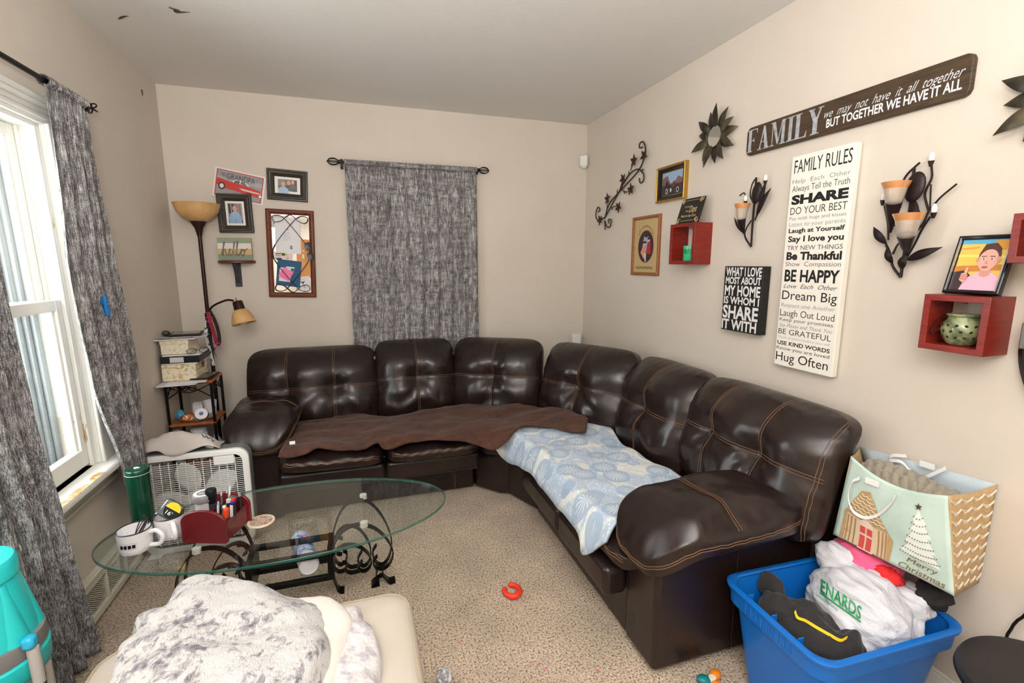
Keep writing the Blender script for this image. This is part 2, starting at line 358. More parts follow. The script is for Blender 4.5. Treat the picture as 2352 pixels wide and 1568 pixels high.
mb.bx(a, b, .13, .16, WZ0, WZ0 + .05); mb.bx(a, b, .13, .16, 1.31, 1.35); mb.bx(a, b, .13, .16, WZ1 - .05, WZ1)
struct('storm_frame', leanx(mb), M_alu, win, bevel=.002)
struct('hook', MB().tube([(L + .035, 2.485, 1.86), (L + .045, 2.487, 1.84), (L + .04, 2.492, 1.80), (L + .034, 2.494, 1.79)], .003, 8, 8), mat('hook_brass', (70, 60, 45), .4, .8), win)
mb = lw(MB()); mb.bx(WY0 - .15, WY1 + .16, -.085, .16, WZ0 - .032, WZ0); struct('sill', mb, M_oldw, win, bevel=.01)
mb = lw(MB())     # bare wood where the paint has flaked along the sill's edge
pts = [(WY0 + .5 + .035 * i, -.084 + .001 * (i % 2) + (.018 + .016 * math.sin(i * 1.9) if i % 2 else .026)) for i in range(13)]
mb.add([V((x, -.0845, WZ0 + .0006)) for x, y in pts] + [V((x, y, WZ0 + .0006)) for x, y in pts], [(i, i + 1, 13 + i + 1, 13 + i) for i in range(12)])
struct('bare_wood', mb, mat('bare_wood', (178, 138, 84), .8, var=(40, (214, 190, 150), .4, .6)), win)
mb = lw(MB()); mb.bx(WY0 - .12, WY1 + .12, -.035, 0, WZ0 - .1, WZ0 - .03); mb.bx(WY0 - .12, WY1 + .12, -.05, 0, WZ0 - .052, WZ0 - .03); mb.bx(WY0 - .12, WY1 + .12, -.045, 0, WZ0 - .1, WZ0 - .085)
struct('apron', mb, mat('grey_paint', (176, 170, 158), .5), win, bevel=.006)
# wall register grille low on the left wall
rg = wthing('L', 'register_grille', 'cream metal wall register with slanted slots in the baseboard under the window', 'vent', 2.36, .0)
M_reg = mat('register_cream', (214, 209, 196), .5)
mb = MB(); w, h = .72, .2
mb.bx(-w / 2, w / 2, -.03, 0, h - .03, h); mb.bx(-w / 2, w / 2, -.03, 0, .02, .05)
for x in (-w / 2, w / 2 - .03): mb.bx(x, x + .03, -.03, 0, .02, h)
for k in range(1, 4): mb.bx(-w / 2 + k * w / 4 - .006, -w / 2 + k * w / 4 + .006, -.028, 0, .03, h - .02)
mb.bx(-w / 2, w / 2, -.034, 0, h, h + .012)
obj('frame', mb, M_reg, rg, bevel=.003)
mb = MB()
for k in range(4):
    a = -w / 2 + k * w / 4 + .008; b = a + w / 4 - .016
    for i in range(26):
        c = a - .13 + i * .0115; t0 = max(0, (a - c) / .14); t1 = min(1, (b - .0046 - c) / .14)
        if t1 - t0 > .06: mb.prism([(c + .14 * t0, .165 - .115 * t0), (c + .14 * t1, .165 - .115 * t1), (c + .14 * t1 + .0046, .165 - .115 * t1), (c + .14 * t0 + .0046, .165 - .115 * t0)], .012, TR((0, -.006, 0)))
obj('slats', mb, mat('register_slat', (226, 221, 208), .5), rg)
obj('backing', MB().bx(-w / 2, w / 2, -.003, -.001, .03, h), mat('register_dark', (62, 54, 46), .9), rg)
# outside
struct('ground', MB().bx(-40, L - .3, -30, 40, -.75, -.6), mat('pale_lawn', (190, 180, 150), .9, var=(6, (160, 150, 118), .35, .65)), )
hs = thing('house', 'white house with grey roof seen through the window', 'house', (-16, 26, -.6))
obj('wall', MB().bx(-4, 4, -3, 3, 0, 3), mat('siding', (236, 236, 234), .7), hs); obj('roof', MB().prism([(-4.6, 2.9), (4.6, 2.9), (0, 5)], 6.6, TR((0, 3.3, 0))), mat('shingle', (150, 150, 152), .9), hs)

# ------------------------------------------------------------------ curtains
def curtain(name, label, wall, s0, z0, rows, amp, nf, off, seed, label_kind='curtain', group=None, drop=.02):
    """rows: (z, left s, right s) from the top down"""
    t = wthing(wall, name, label, label_kind, s0, z0, group=group); t.location
    rows = sorted(rows, reverse=True); rnd = random.Random(seed); ph = [rnd.uniform(0, 6.3) for _ in range(6)]
    def at(z):
        for a, b in zip(rows, rows[1:]):
            if z >= b[0]:
                f = (a[0] - z) / (a[0] - b[0]); f = f * f * (3 - 2 * f) * .5 + f * .5; return a[1] + (b[1] - a[1]) * f, a[2] + (b[2] - a[2]) * f
        return rows[-1][1:]
    zt, zb = rows[0][0], rows[-1][0]
    def fn(i, j):
        z = zt - .026 + (zb - zt + .026) * j; a, b = at(z); g = min(1, .25 + j * 3)
        q = i + .012 * math.sin(9 * j + ph[0])
        y = amp * g * (math.sin(nf * 2 * PI * q + ph[1] + .6 * math.sin(3 * j + ph[2])) * .65 + .35 * math.sin(nf * 3.7 * PI * q + ph[3] + 1.2 * j) + .25 * math.sin(nf * 9 * q + ph[4]) * (1 - .5 * j))
        if j < .06: y += .0035 * math.sin(nf * 30 * i + ph[5])
        pz = .004 * math.sin(nf * 21 * i) if j == 0 else 0
        return V((a + (b - a) * i - s0, -off + y, z - z0 + pz))
    obj('panel', MB().grid(110, 90, fn), M_curt, t, solid=.002)
    def fn2(i, j):                                    # rod pocket wrapped over the rod
        a, b = at(zt); th = PI * 2 * j
        return V((a + (b - a) * i - s0, -off + .019 * math.cos(th) + .002 * math.sin(nf * 34 * i + ph[0]), zt - z0 - .01 + .019 * math.sin(th) + .0025 * math.sin(nf * 27 * i + ph[1])))
    obj('rod_pocket', MB().grid(110, 14, fn2), M_curt, t); return t
curtain('window_curtain', 'grey slub curtain gathered beside the vacuum, covering the near side of the window', 'L', 1.75, .02, [(2.165, 1.40, 1.83), (1.52, 1.52, 1.885), (1.0, 1.6, 1.935), (.62, 1.66, 2.0), (.02, 1.70, 2.095)], .03, 5, .09, 3, group=None)
curtain('window_curtain', 'grey slub curtain with a blue clip, hanging behind the green tin', 'L', 2.45, .3, [(2.165, 2.285, 2.575), (1.5, 2.245, 2.635), (1.0, 2.30, 2.72), (.56, 2.46, 2.695), (.3, 2.5, 2.70)], .022, 4, .09, 5)
curtain('curtain', 'wide grey slub curtain hanging on the back wall behind the sofa', 'B', .42, .3, [(2.2, -.047, .893), (1.5, -.045, .893), (.3, -.052, .9)], .016, 9, .06, 8)
def rod(wall, label, s0, s1, z, off, cage):
    t = wthing(wall, 'curtain_rod', label, 'curtain rod', (s0 + s1) / 2, z, off=0); h = (s1 - s0) / 2
    obj('pole', MB().cyl((-h, -off, 0), (h, -off, 0), .0095), M_black, t)
    for sg in (-1, 1):
        mb = MB(); c = V((sg * (h + .035), -off, 0))
        if cage:
            for k in range(6):
                a = k * PI / 3; mb.tube([c + V((sg * -.035 * math.cos(q), .024 * math.sin(q) * math.cos(a), .024 * math.sin(q) * math.sin(a))) for q in [PI * i / 10 for i in range(11)]], .0028, 6)
            mb.ball(c + V((sg * .036, 0, 0)), .006, 6); mb.cyl(c - V((sg * .045, 0, 0)), c - V((sg * .03, 0, 0)), .013)
        else:
            for k in range(5):
                a = k * 2 * PI / 5; mb.tube([c + V((0, .02 * math.cos(a) * (1 - math.cos(q)) / 2 * 1.2, .02 * math.sin(a) * (1 - math.cos(q)) / 2 * 1.2)) + V((sg * .02 * math.sin(q), 0, 0)) for q in [2 * PI * i / 10 for i in range(11)]], .003, 6)
        obj('finial', mb, M_black, t)
        b = MB(); b.bx(sg * (h - .02) - .007, sg * (h - .02) + .007, -off - .008, 0, -.024, -.010); b.bx(sg * (h - .02) - .01, sg * (h - .02) + .01, -.004, 0, -.04, .03); b.bx(sg * (h - .02) - .006, sg * (h - .02) + .006, -off - .016, -off + .014, -.03, -.009)
        obj('bracket', b, M_black, t)
rod('L', 'thin black curtain rod above the window', 1.25, 2.585, 2.155, .09, False)
rod('B', 'black curtain rod with cage finials on the back wall', -.085, .915, 2.19, .06, True)
cl = thing('bag_clip', 'bright blue plastic clip pinned on the curtain', 'clip', tuple(ux(240, 705, L + .122)), PI / 2)
M_blue = mat('blue_plastic', (24, 120, 196), .35)
mb = MB(); mb.prism([(-.012, .045), (.004, .05), (.022, -.03), (.012, -.042), (-.004, -.036)], .012); obj('jaw', mb, M_blue, cl, bevel=.003)
mb = MB(); mb.prism([(-.004, .03), (.006, .032), (.048, -.022), (.04, -.034), (.026, -.03)], .012, TR((0, .014, 0))); obj('jaw', mb, M_blue, cl, bevel=.003)
mb = MB(); mb.tube([(.002, -.016, .012), (.012, -.018, .004), (.014, .004, .0), (.002, .006, .01)], .002, 6, 14, True); obj('spring', mb, mat('spring_steel', (150, 152, 156), .3, .9), cl)

# ------------------------------------------------------------------ sofa
sofa = thing('sectional_sofa', 'dark brown leather corner sectional sofa with orange stitching', 'sofa', (.6, 2.9, 0))
def wn(p, s, seed): return noise.noise(V((p[0] * s + seed, p[1] * s, p[2] * s)))
def cushion(name, w, h, t, M, su=(), sv=(), tb=None, roll=0, puff=3.2, seed=0, amp=.006, nu=64, nv=52, dip=.32, corner=8, sag=0, pucker=1, edge=None, border=()):
    tb = t * .6 if tb is None else tb
    cross = [(a, b) for a in su for b in sv]
    def P(a, b, side=-1):
        r = max(1, (abs(a) ** corner + abs(b) ** corner) ** (1 / corner)); x = w / 2 * a / r; z = h / 2 * b / r
        f = max(0, 1 - abs(a) ** puff) ** .5 * max(0, 1 - abs(b) ** puff) ** .5
        if side > 0: y = tb * f
        else:
            d = t * f
            for u in su: d -= f * (dip * .45 * t * math.exp(-((x - u) / .07) ** 2) + .006 * math.exp(-((x - u) / .008) ** 2))
            for q in sv: d -= f * (dip * .45 * t * math.exp(-((z - q) / .07) ** 2) + .006 * math.exp(-((z - q) / .008) ** 2))
            for k, (u, q) in enumerate(cross):
                dx, dz = x - u, z - q; rr = math.hypot(dx, dz); th = math.atan2(dz, dx)
                d -= f * dip * .5 * t * math.exp(-(rr / .07) ** 2)
                d += pucker * f * .007 * math.sin(9 * th + seed + k) * math.exp(-rr / .10) * (rr / (rr + .03)) * (1.4 if dz < 0 else .7)
            ed = 1 - max(abs(a), abs(b))
            d += f ** .4 * .006 * pucker * math.sin((x if abs(b) > abs(a) else z) * 95 + 3 * wn((x, 0, z), 6, seed)) * math.exp(-ed / .09)
            d += f * (amp * 2.6 * wn((x * 1.0, z * 1.6, 0), 5, seed) + amp * .7 * wn((x * 2, z, 1), 13, seed + 5))
            d += pucker * f * .010 * math.exp(-((z + .35 * h) / (.2 * h)) ** 2) * math.sin(30 * (z * .8 + abs((x / w * 2 * max(1, len(su)) + .5) % 1 - .5) * .25) + seed + 2.5 * wn((x, z, 0), 5, seed))
            y = -d
        zz = z / (h / 2); y += roll * max(0, zz) ** 2; z -= roll * .25 * max(0, zz) ** 3 + sag * (1 - zz) * 0
        if edge: y += edge(x, z)
        return V((x, y, z))
    E = lambda s: math.sin(s * PI / 2) * .55 + s * .45
    mb = MB(); mb.M = M
    vs = []; idx = {}
    fs = []
    for side in (-1, 1):
        for j in range(nv):
            for i in range(nu):
                if side > 0 and (i in (0, nu - 1) or j in (0, nv - 1)): idx[side, i, j] = idx[-1, i, j]; continue
                idx[side, i, j] = len(vs); vs.append(P(E(2 * i / (nu - 1) - 1), E(2 * j / (nv - 1) - 1), side))
        for j in range(nv - 1):
            for i in range(nu - 1):
                q = (idx[side, i, j], idx[side, i + 1, j], idx[side, i + 1, j + 1], idx[side, i, j + 1]); fs.append(q if side < 0 else q[::-1])
    mb.add(vs, fs); o = obj(name, mb, M_leather, sofa, True, ang=80)
    st = MB(); st.M = M
    for u in su:
        for dx in (-.006, .006): st.tube([P((u + dx) / (w / 2), b) + V((0, -.001, 0)) for b in [-.93 + 1.88 * k / 60 for k in range(61)]], .0015, 5)
    for u in border:
        for dx in (-.005, .005): st.tube([P((u + dx) / (w / 2), b) + V((0, -.001, 0)) for b in [-.93 + 1.84 * k / 60 for k in range(61)]], .0015, 5)
    for q in sv:
        for dz in (-.006, .006): st.tube([P(a, (q + dz) / (h / 2)) + V((0, -.001, 0)) for a in [-.955 + 1.91 * k / 60 for k in range(61)]], .0015, 5)
    return o, P, st
def done(o, st, name='stitching'):
    if st.v: obj(name, st, M_stitch, o, True)
def cush(*a, **k):
    o, P, st = cushion(*a, **k); done(o, st); return o
RX = lambda a: Matrix.Rotation(a, 4, 'X')
def back(cx, cy, yaw, w, su, seed, top=.96, t=.15, border=(), h=.62):
    M = TR((cx, cy, top - h / 2 + .005), 0, 0, yaw) @ RX(-math.radians(13))
    cush('back_cushion', w, h, t, M, su, (.0,), tb=.09, roll=.085, seed=seed, puff=2.7, corner=5.5, amp=.003, border=border)
back(-.312, 3.44, 0, .835, (-.165, .13), 1, .965)
back(.372, 3.445, 0, .575, (.0,), 4, .985)
back(.935, 3.29, math.radians(-30), .68, (-.01,), 7, .99)
back(1.41, 2.80, math.radians(-61), .70, (.0,), 11, .99)
back(1.575, 2.215, -PI / 2, .64, (-.02,), 15, .985)
back(1.60, 1.575, -PI / 2, .80, (-.16, .12), 19, .985, .15, (.365,), .55)
def seat(cx, cy, w, d, yaw, seed, z=.385, t=.055, tilt=0):
    M = TR((cx, cy, z), 0, tilt, yaw) @ RX(-PI / 2)
    o, P, st = cushion('seat_cushion', w, d, t, M, (), (), tb=.07, seed=seed, puff=5, corner=6, amp=.005, pucker=1.2)
    for k in (-.004, .007): st.tube([P(a, -.985) + V((0, k, -.003)) for a in [-.95 + 1.9 * i / 50 for i in range(51)]], .0017, 5)
    done(o, st)
seat(-.185, 3.02, .575, .64, 0, 31, .395, .055, math.radians(1.5)); seat(.395, 3.02, .575, .64, 0, 33, .388)
seat(1.205, 2.22, .58, .66, -PI / 2, 35); seat(1.205, 1.69, .56, .66, -PI / 2, 37)
def bent(name, mb, **kw): return obj(name, mb, M_leather, sofa, True, **kw)
P6 = [(.69, 2.80), (.80, 2.73), (.875, 2.50), (1.5, 2.5), (1.5, 2.9), (1.1, 3.3), (.69, 3.33)]
bent('corner_seat', MB().loft([[V((x, y, .29)) for x, y in P6], [V((x, y, .455)) for x, y in P6]]), bevel=.05, seg=5)
P7 = [(.69, 2.955), (.82, 2.80), (.865, 2.795), (.975, 2.52), (1.75, 2.52), (1.75, 3.1), (1.2, 3.62), (.69, 3.62)]
bent('corner_base', MB().loft([[V((x, y, .02)) for x, y in P7], [V((x, y, .31)) for x, y in P7]]), bevel=.012)
mb = MB(); mb.bx(-.5, .68, 2.957, 3.62, .02, .31); bent('base', mb, bevel=.012)
mb = MB(); mb.bx(.965, 1.75, 1.5, 2.512, .02, .31); bent('base', mb, bevel=.012)
for x0, x1 in ((-.475, .10), (.108, .684)): bent('footrest_panel', MB().bx(x0, x1, 2.80, 2.955, .205, .325), bevel=.025, seg=4)
for y0, y1 in ((1.98, 2.5), (1.5, 1.97)): bent('footrest_panel', MB().bx(.86, .965, y0, y1, .2, .325), bevel=.025, seg=4)
# stitched seams on the base
mb = MB()
for x in (.545, .553): mb.tube([(x, 2.955, .03), (x, 2.955, .2)], .0016, 5)
obj('stitching', mb, M_stitch, sofa, True)
# arms
def arm(base, px, py, yaw, L_, Wd, z, seed, pitch, seam):
    bent('arm_base', base, bevel=.02, seg=3)
    M = TR((px, py, z), 0, 0, yaw) @ Matrix.Rotation(pitch, 4, 'Y') @ RX(-PI / 2)   # local x runs along the arm (front = -x), up = -y
    o, P, st = cushion('arm_pad', L_, Wd, .105, M, (seam,), (), tb=.05, seed=seed, puff=4, corner=3.2, dip=.12, amp=.005, edge=lambda x, zz: .10 * max(0, (-x - L_ * .22) / (L_ * .28)) ** 2)
    for k in (.0, .010):
        pts = []
        for i in range(90):
            th = 2 * PI * i / 90; c, s_ = math.cos(th), math.sin(th); q = 1 / max(abs(c), abs(s_)); pts.append(P(c * q * .997, s_ * q * .997) + V((0, .004 - k, 0)))
        st.tube(pts, .0017, 5, closed=True)
    done(o, st)
mb = MB(); mb.bx(-.72, -.475, 2.90, 3.6, .02, .5); arm(mb, -.585, 3.17, PI / 2, .66, .40, .55, 41, math.radians(-2), .05)
mb = MB(); mb.bx(.955, 1.72, 1.30, 1.5, .02, .5); arm(mb, 1.225, 1.388, 0, .68, .41, .555, 45, math.radians(-2), -.02)
mb = MB(); mb.bx(-.70, 1.2, 3.46, 3.61, .02, .86); mb.bx(1.66, 1.81, 1.27, 3.1, .02, .86); bent('back_frame', mb, bevel=.03, seg=3)
mb = MB()
for dy in (0, .008): mb.tube([(1.30 + .0, 1.299, .03 + 0), (1.30, 1.299, .45)], .0016, 5, 6)
obj('stitching', mb, M_stitch, sofa, True)

# ------------------------------------------------------------------ blankets on the sofa
def patch(A, B, nu, nv, fn=None):
    A = resample(A, nu); B = resample(B, nu); m = MB()
    def f(i, j):
        k = min(int(round(i * (nu - 1))), nu - 1); p = A[k].lerp(B[k], j); return fn(p, i, j) if fn else p
    return m.grid(nu, nv, f)
def fold(p, i, j, a=.012, seed=0):
    e = min(1, 6 * j) * 1.0
    return p + V((0, 0, a * (1.2 * noise.noise(V((p.x * 4 + seed, p.y * 6, 0))) + .45 * noise.noise(V((p.x * 10 + seed, p.y * 12, 3))) + .12 * noise.noise(V((p.x * 30, p.y * 30, seed))))))
M_quilt = mat('quilt_print', (160, 180, 202), .85)
t = NT(M_quilt); co = t.coord((1, 1, .3)); vo = t.add('ShaderNodeTexVoronoi'); vo.inputs['Scale'].default_value = 6.6; vo.inputs['Randomness'].default_value = .75; t.ln(co, vo.inputs['Vector'])
sc = t.add('ShaderNodeVectorMath', operation='SCALE'); t.ln(co, sc.inputs[0]); sc.inputs['Scale'].default_value = 1.0
sb = t.add('ShaderNodeVectorMath', operation='SUBTRACT'); t.ln(co, sb.inputs[0]); t.ln(vo.outputs['Position'], sb.inputs[1])
sx = t.add('ShaderNodeSeparateXYZ'); t.ln(sb.outputs[0], sx.inputs[0]); th = t.math('ARCTAN2', sx.outputs[1], sx.outputs[0])
pet = t.math('ABSOLUTE', t.math('SINE', t.math('MULTIPLY', th, 7.0))); dist = vo.outputs['Distance']
petm = t.math('GREATER_THAN', t.math('SUBTRACT', pet, t.math('MULTIPLY', dist, 1.7)), .42); petm = t.math('MULTIPLY', petm, t.math('LESS_THAN', dist, .42)); petm = t.math('MULTIPLY', petm, t.math('GREATER_THAN', dist, .07))
disc = t.math('LESS_THAN', dist, .5)
dots = t.add('ShaderNodeTexVoronoi'); dots.inputs['Scale'].default_value = 85; t.ln(co, dots.inputs['Vector']); dm = t.math('LESS_THAN', dots.outputs['Distance'], .33)
pt = t.ramp(t.noise(co, 6, 3, .6, 1), [(.5, lin((176, 193, 211))), (.56, lin((214, 217, 214)))])
bgc = t.mix(t.math('MULTIPLY', dm, .55), pt, lin((236, 236, 232)))
discc = t.mix(t.math('MULTIPLY', t.math('LESS_THAN', dist, .44), .8), bgc, lin((152, 174, 198))); t.ln(t.mix(t.math('MULTIPLY', petm, .8), discc, lin((222, 226, 228))), t.b.inputs['Base Color'])
t.bump(t.noise(co, 24, 4), .5, .01); t.b.inputs['Sheen Weight'].default_value = .1
back_q = [uz(1240, 962, .50), uz(1300, 955, .52), uz(1345, 959, .51), uz(1395, 978, .50), uz(1425, 1013, .49), uz(1483, 1055, .49), uz(1532, 1078, .49), uz(1586, 1108, .49), uz(1634, 1140, .495)]
front_q = [ux(1136, 1026, .755), ux(1160, 1055, .80), ux(1207, 1080, .835), ux(1242, 1116, .845), ux(1268, 1147, .845), ux(1291, 1175, .84), ux(1328, 1222, .835), ux(1341, 1274, .835), ux(1391, 1244, .87)]
def rise(p, i, j, A, B, r, top):                    # cloth climbs over the seat edge first, then lies flat
    a = A[min(int(round(i * (len(A) - 1))), len(A) - 1)].z; b = B[min(int(round(i * (len(B) - 1))), len(B) - 1)].z
    k = min(1, j / r); k = math.sin(k * PI / 2); m = top + (b - top) * j; return a + (m - a) * k
def qf(p, i, j):
    q = fold(p, i, j, .012, 4); q.z += rise(p, i, j, fq, bq, .11, .492) - p.z; return q
fq, bq = resample(front_q, 110), resample(back_q, 110)
mb = patch(front_q, back_q, 110, 60, qf)
single('quilt', mb, M_quilt, 'pale blue floral quilt spread over the long seat of the sofa', 'quilt', solid=.014, off=0, ang=80)
M_fleece = mat('brown_fleece', (76, 48, 36), .95, sheen=.08)
t = NT(M_fleece); t.ln(t.ramp(t.noise(t.coord((1, 2.2, 1)), 12, 5, .6, 1), [(.36, lin((66, 39, 28))), (.66, lin((88, 56, 41)))]), t.b.inputs['Base Color']); t.bump(t.noise(t.coord(), 120, 3), .4, .003)
back_b = [uz(u, v, z) for u, v, z in ((684, 968, .49), (755, 958, .49), (820, 947, .49), (867, 954, .49), (935, 951, .49), (1010, 936, .495), (1095, 930, .50), (1197, 930, .53), (1300, 942, .555), (1350, 962, .56))]
front_b = [uy(u, v, y) for u, v, y in ((639, 1047, 2.70), (700, 1047, 2.70), (735, 1029, 2.70), (790, 1036, 2.69), (833, 1029, 2.69), (865, 1010, 2.70), (884, 1026, 2.69), (920, 1023, 2.69), (976, 1012, 2.70), (1061, 1012, 2.66), (1102, 1022, 2.64), (1136, 1030, 2.60))] + [uz(1165, 1010, .475), uz(1197, 982, .525), uz(1248, 976, .54), uz(1300, 981, .55), uz(1346, 988, .555)]
def bf(p, i, j):
    q = fold(p, i, j, .022, 9); q.z += rise(p, i, j, fb_, bb_, .13, .492 if i < .66 else .492 + .05 * (i - .66) / .34) - p.z; return q
fb_, bb_ = resample(front_b, 130), resample(back_b, 130)
mb = patch(front_b, back_b, 130, 44, bf)
o = single('throw_blanket', mb, M_fleece, 'chocolate brown fleece blanket lying along the back seats of the sofa', 'blanket', solid=.012, off=0, ang=80)
obj('care_tag', MB().box(uy(672, 1015, 2.735) + V((0, -.01, .0)), (.028, .002, .018)), paint((230, 230, 228)), o, True)
# ------------------------------------------------------------------ pictures and ornaments on the back wall
M_fr = wood('dark_frame_wood', (44, 38, 33), (70, 60, 50), .4, (3, 3, 3), 30)
def photo_frame(wall, q, label, fw, loops, m, elems_fn, off=.0, mat_w=0, cat='picture frame'):
    s, z, w, h, roll = fitq(wall, q, .012); t = wthing(wall, 'photo_frame', label, cat, s, z, roll, off)
    obj('frame', MB().frame(w, h, [(0, 0), (0, -.014)] + loops + [(fw, -.004), (fw, 0)]), m, t, bevel=.0012)
    obj('backing_board', MB().bx(-w / 2 + .004, w / 2 - .004, -.003, 0, -h / 2 + .004, h / 2 - .004), paint((60, 52, 44)), t)
    pic(t, elems_fn(w / 2 - fw, h / 2 - fw), -.0045, 'photo_print', .35); return t
LP = [(.003, -.02), (.012, -.021), (.016, -.015), (.024, -.0135), (.028, -.017), (.036, -.012)]
SK = (214, 160, 138)
def head_bust(x, z, r, shirt, hair=None, w=1.9):
    e = [('p', [(x - r * w, z - r * 3.6), (x - r * w * .95, z - r * 1.9), (x - r * .6, z - r * 1.05), (x + r * .6, z - r * 1.05), (x + r * w * .95, z - r * 1.9), (x + r * w, z - r * 3.6)], shirt)]
    if hair: e.append(('e', x, z + r * .3, r * 1.0, r * 1.0, hair))
    return e + [('e', x, z, r * .82, r * 1.08, SK), ('e', x - r * .3, z + r * .12, r * .1, r * .07, (70, 52, 46)), ('e', x + r * .3, z + r * .12, r * .1, r * .07, (70, 52, 46)), ('e', x, z - r * .5, r * .28, r * .07, (160, 90, 84))]
def ph1(a, b):
    e = [('r', -a, a, -b, b, (232, 232, 230)), ('r', -a + .02, a - .02, -b + .016, b - .016, (112, 104, 92)), ('r', -a + .02, -.02, 0, b - .016, (134, 124, 106)), ('r', a * .35, a - .02, -b + .016, b - .02, (62, 62, 62))]
    return e + head_bust(a * .1, .018, .014, (72, 68, 66), (90, 60, 44), 1.7) + head_bust(a * .42, .022, .013, (96, 88, 80), (70, 46, 36), 1.5) + head_bust(-a * .32, .005, .016, (158, 186, 210), None, 2.1)
def ph2(a, b):
    e = [('r', -a, a, -b, b, (232, 232, 230)), ('r', -a + .014, a - .014, -b + .014, b - .014, (140, 122, 116)), ('r', -a + .018, -a + .05, 0, .062, (40, 46, 54)), ('r', -a + .032, -a + .036, 0, .062, (190, 188, 184)), ('r', a * .25, a - .014, -b + .02, b - .014, (150, 138, 132)), ('r', a * .5, a * .56, -b + .02, b - .014, (96, 86, 84)), ('r', -a + .014, a - .014, -b + .014, -b + .034, (66, 62, 60))]
    return e + [('p', [(-.038, -b + .014), (-.036, -.02), (-.022, .006), (.02, .006), (.034, -.02), (.036, -b + .014)], (140, 170, 206)), ('p', [(-.006, -b + .014), (-.004, .0), (.002, -b + .014)], (120, 148, 186))] + head_bust(0, .03, .017, (150, 178, 210), (110, 70, 56), 1.4)
photo_frame('B', [(611, 385), (706, 394), (707, 465), (614, 457)], 'black framed landscape photo of three people, beside the red car sign', .048, LP, M_fr, ph1)
photo_frame('B', [(495, 444), (576.5, 446), (585, 535), (506, 534)], 'black framed portrait photo of a person in a blue shirt, overlapping the red car sign', .048, LP, M_fr, ph2, off=.012)
# tin sign with a car
s, z, w, h, roll = fitq('B', [(493, 380), (610, 408), (605, 472), (488, 450)], .004)
t = wthing('B', 'tin_sign', 'grey tin sign with a red car and the word GRANDPA, hung crooked', 'sign', s, z, roll, .003)
obj('plate', MB().bx(-w / 2, w / 2, -.0025, 0, -h / 2, h / 2), mat('sign_white', (226, 224, 222), .35), t, bevel=.0008)
a, b = w / 2 - .012, h / 2 - .010
kx, kz = w / .3, h / .16
def car(pts): return [(x * kx, zz * kz) for x, zz in pts]
RED = (200, 44, 36)
pic(t, [('r', -a, a, -b, b, (196, 60, 62)), ('r', -a + .006, a - .006, -b + .006, b - .006, (150, 148, 148)), ('r', -a + .006, a - .006, b * .2, b * .5, (166, 165, 166)),
        ('p', car([(-.045, .012), (-.03, .032), (.03, .03), (.062, .004)]), (232, 232, 230)), ('p', car([(-.035, .014), (-.025, .027), (.0, .027), (.0, .012)]), (92, 92, 96)), ('p', car([(.006, .012), (.006, .027), (.028, .025), (.048, .007)]), (112, 112, 116)),
        ('p', car([(-.135, .008), (-.13, .024), (-.06, .016), (.06, .006), (.125, -.006), (.132, -.03), (.12, -.042), (-.02, -.03), (-.09, -.026), (-.135, -.01)]), RED), ('p', car([(.0, -.01), (.12, -.016), (.13, -.024), (.02, -.02)]), (230, 200, 196)),
        ('e', -.1 * kx, -.016 * kz, .02 * kx, .02 * kz, (40, 40, 42)), ('e', -.1 * kx, -.016 * kz, .012 * kx, .012 * kz, (222, 220, 218)), ('e', .06 * kx, -.04 * kz, .018 * kx, .014 * kz, (60, 50, 50)), ('e', .128 * kx, -.034 * kz, .008 * kx, .007 * kz, (240, 240, 236))], -.003)
obj('lettering', text(MB(), 'GRANDPA', -w * .26, w * .30, h * .16, h * .36, -.0105), paint((88, 86, 88)), t)
for sg in (-1, 1):
    mb = MB()
    for k in range(3): mb.bx(sg * w * (.29 if sg < 0 else .33), sg * w * (.36 - .015 * k), -.0108, -.0104, h * (.32 - .05 * k), h * (.335 - .05 * k))
    obj('speed_stripe', mb, paint((88, 86, 88)), t)
# hello sign on its bracket shelf
sh_y = .105
s, z = sz('B', 540, 598, .06)
t = wthing('B', 'bracket_shelf', 'small half round brown shelf on a dark scroll bracket under the hello sign', 'shelf', s, z)
mb = MB(); mb.loft([[V((.115 * math.cos(PI + PI * k / 20), .11 * math.sin(PI + PI * k / 20), zz)) for k in range(21)] for zz in (-.018, 0)]); obj('board', mb, wood('shelf_brown', (92, 50, 40), (112, 64, 50), .4), t, bevel=.004)
mb = MB(); mb.bx(-.02, .02, -.016, 0, -.175, -.018); mb.ribbon([(0, -.012, -.15), (0, -.03, -.12), (0, -.05, -.06), (0, -.085, -.02)], (1, 0, 0), .012, .03, 14); mb.tube([(0, -.035, -.06), (0, -.05, -.05), (0, -.045, -.035), (0, -.03, -.04)], .005, 6, 10); obj('bracket', mb, mat('bracket_slate', (56, 60, 68), .5, var=(30, (90, 80, 66), .5, .7)), t, bevel=.003)
s2, z2, w, h, roll = fitq('B', [(497, 539), (576.5, 539), (578, 591), (502, 591)], .075)
t = wthing('B', 'hello_sign', 'striped green, white and tan wooden block with wire word hello', 'sign', s2, z + .001, 0, .055)
obj('board', MB().bx(-w / 2, w / 2, -.02, 0, 0, h), mat('tan_edge', (176, 150, 108), .6), t, bevel=.001)
pic(t, [('r', -w / 2, w / 2, h * .76, h, (146, 158, 132)), ('r', -w / 2, w / 2, h * .51, h * .76, (226, 218, 210)), ('r', -w / 2, w / 2, h * .26, h * .51, (206, 174, 118)), ('r', -w / 2, w / 2, 0, h * .26, (134, 146, 128))], -.0205, 'stripes', .7)
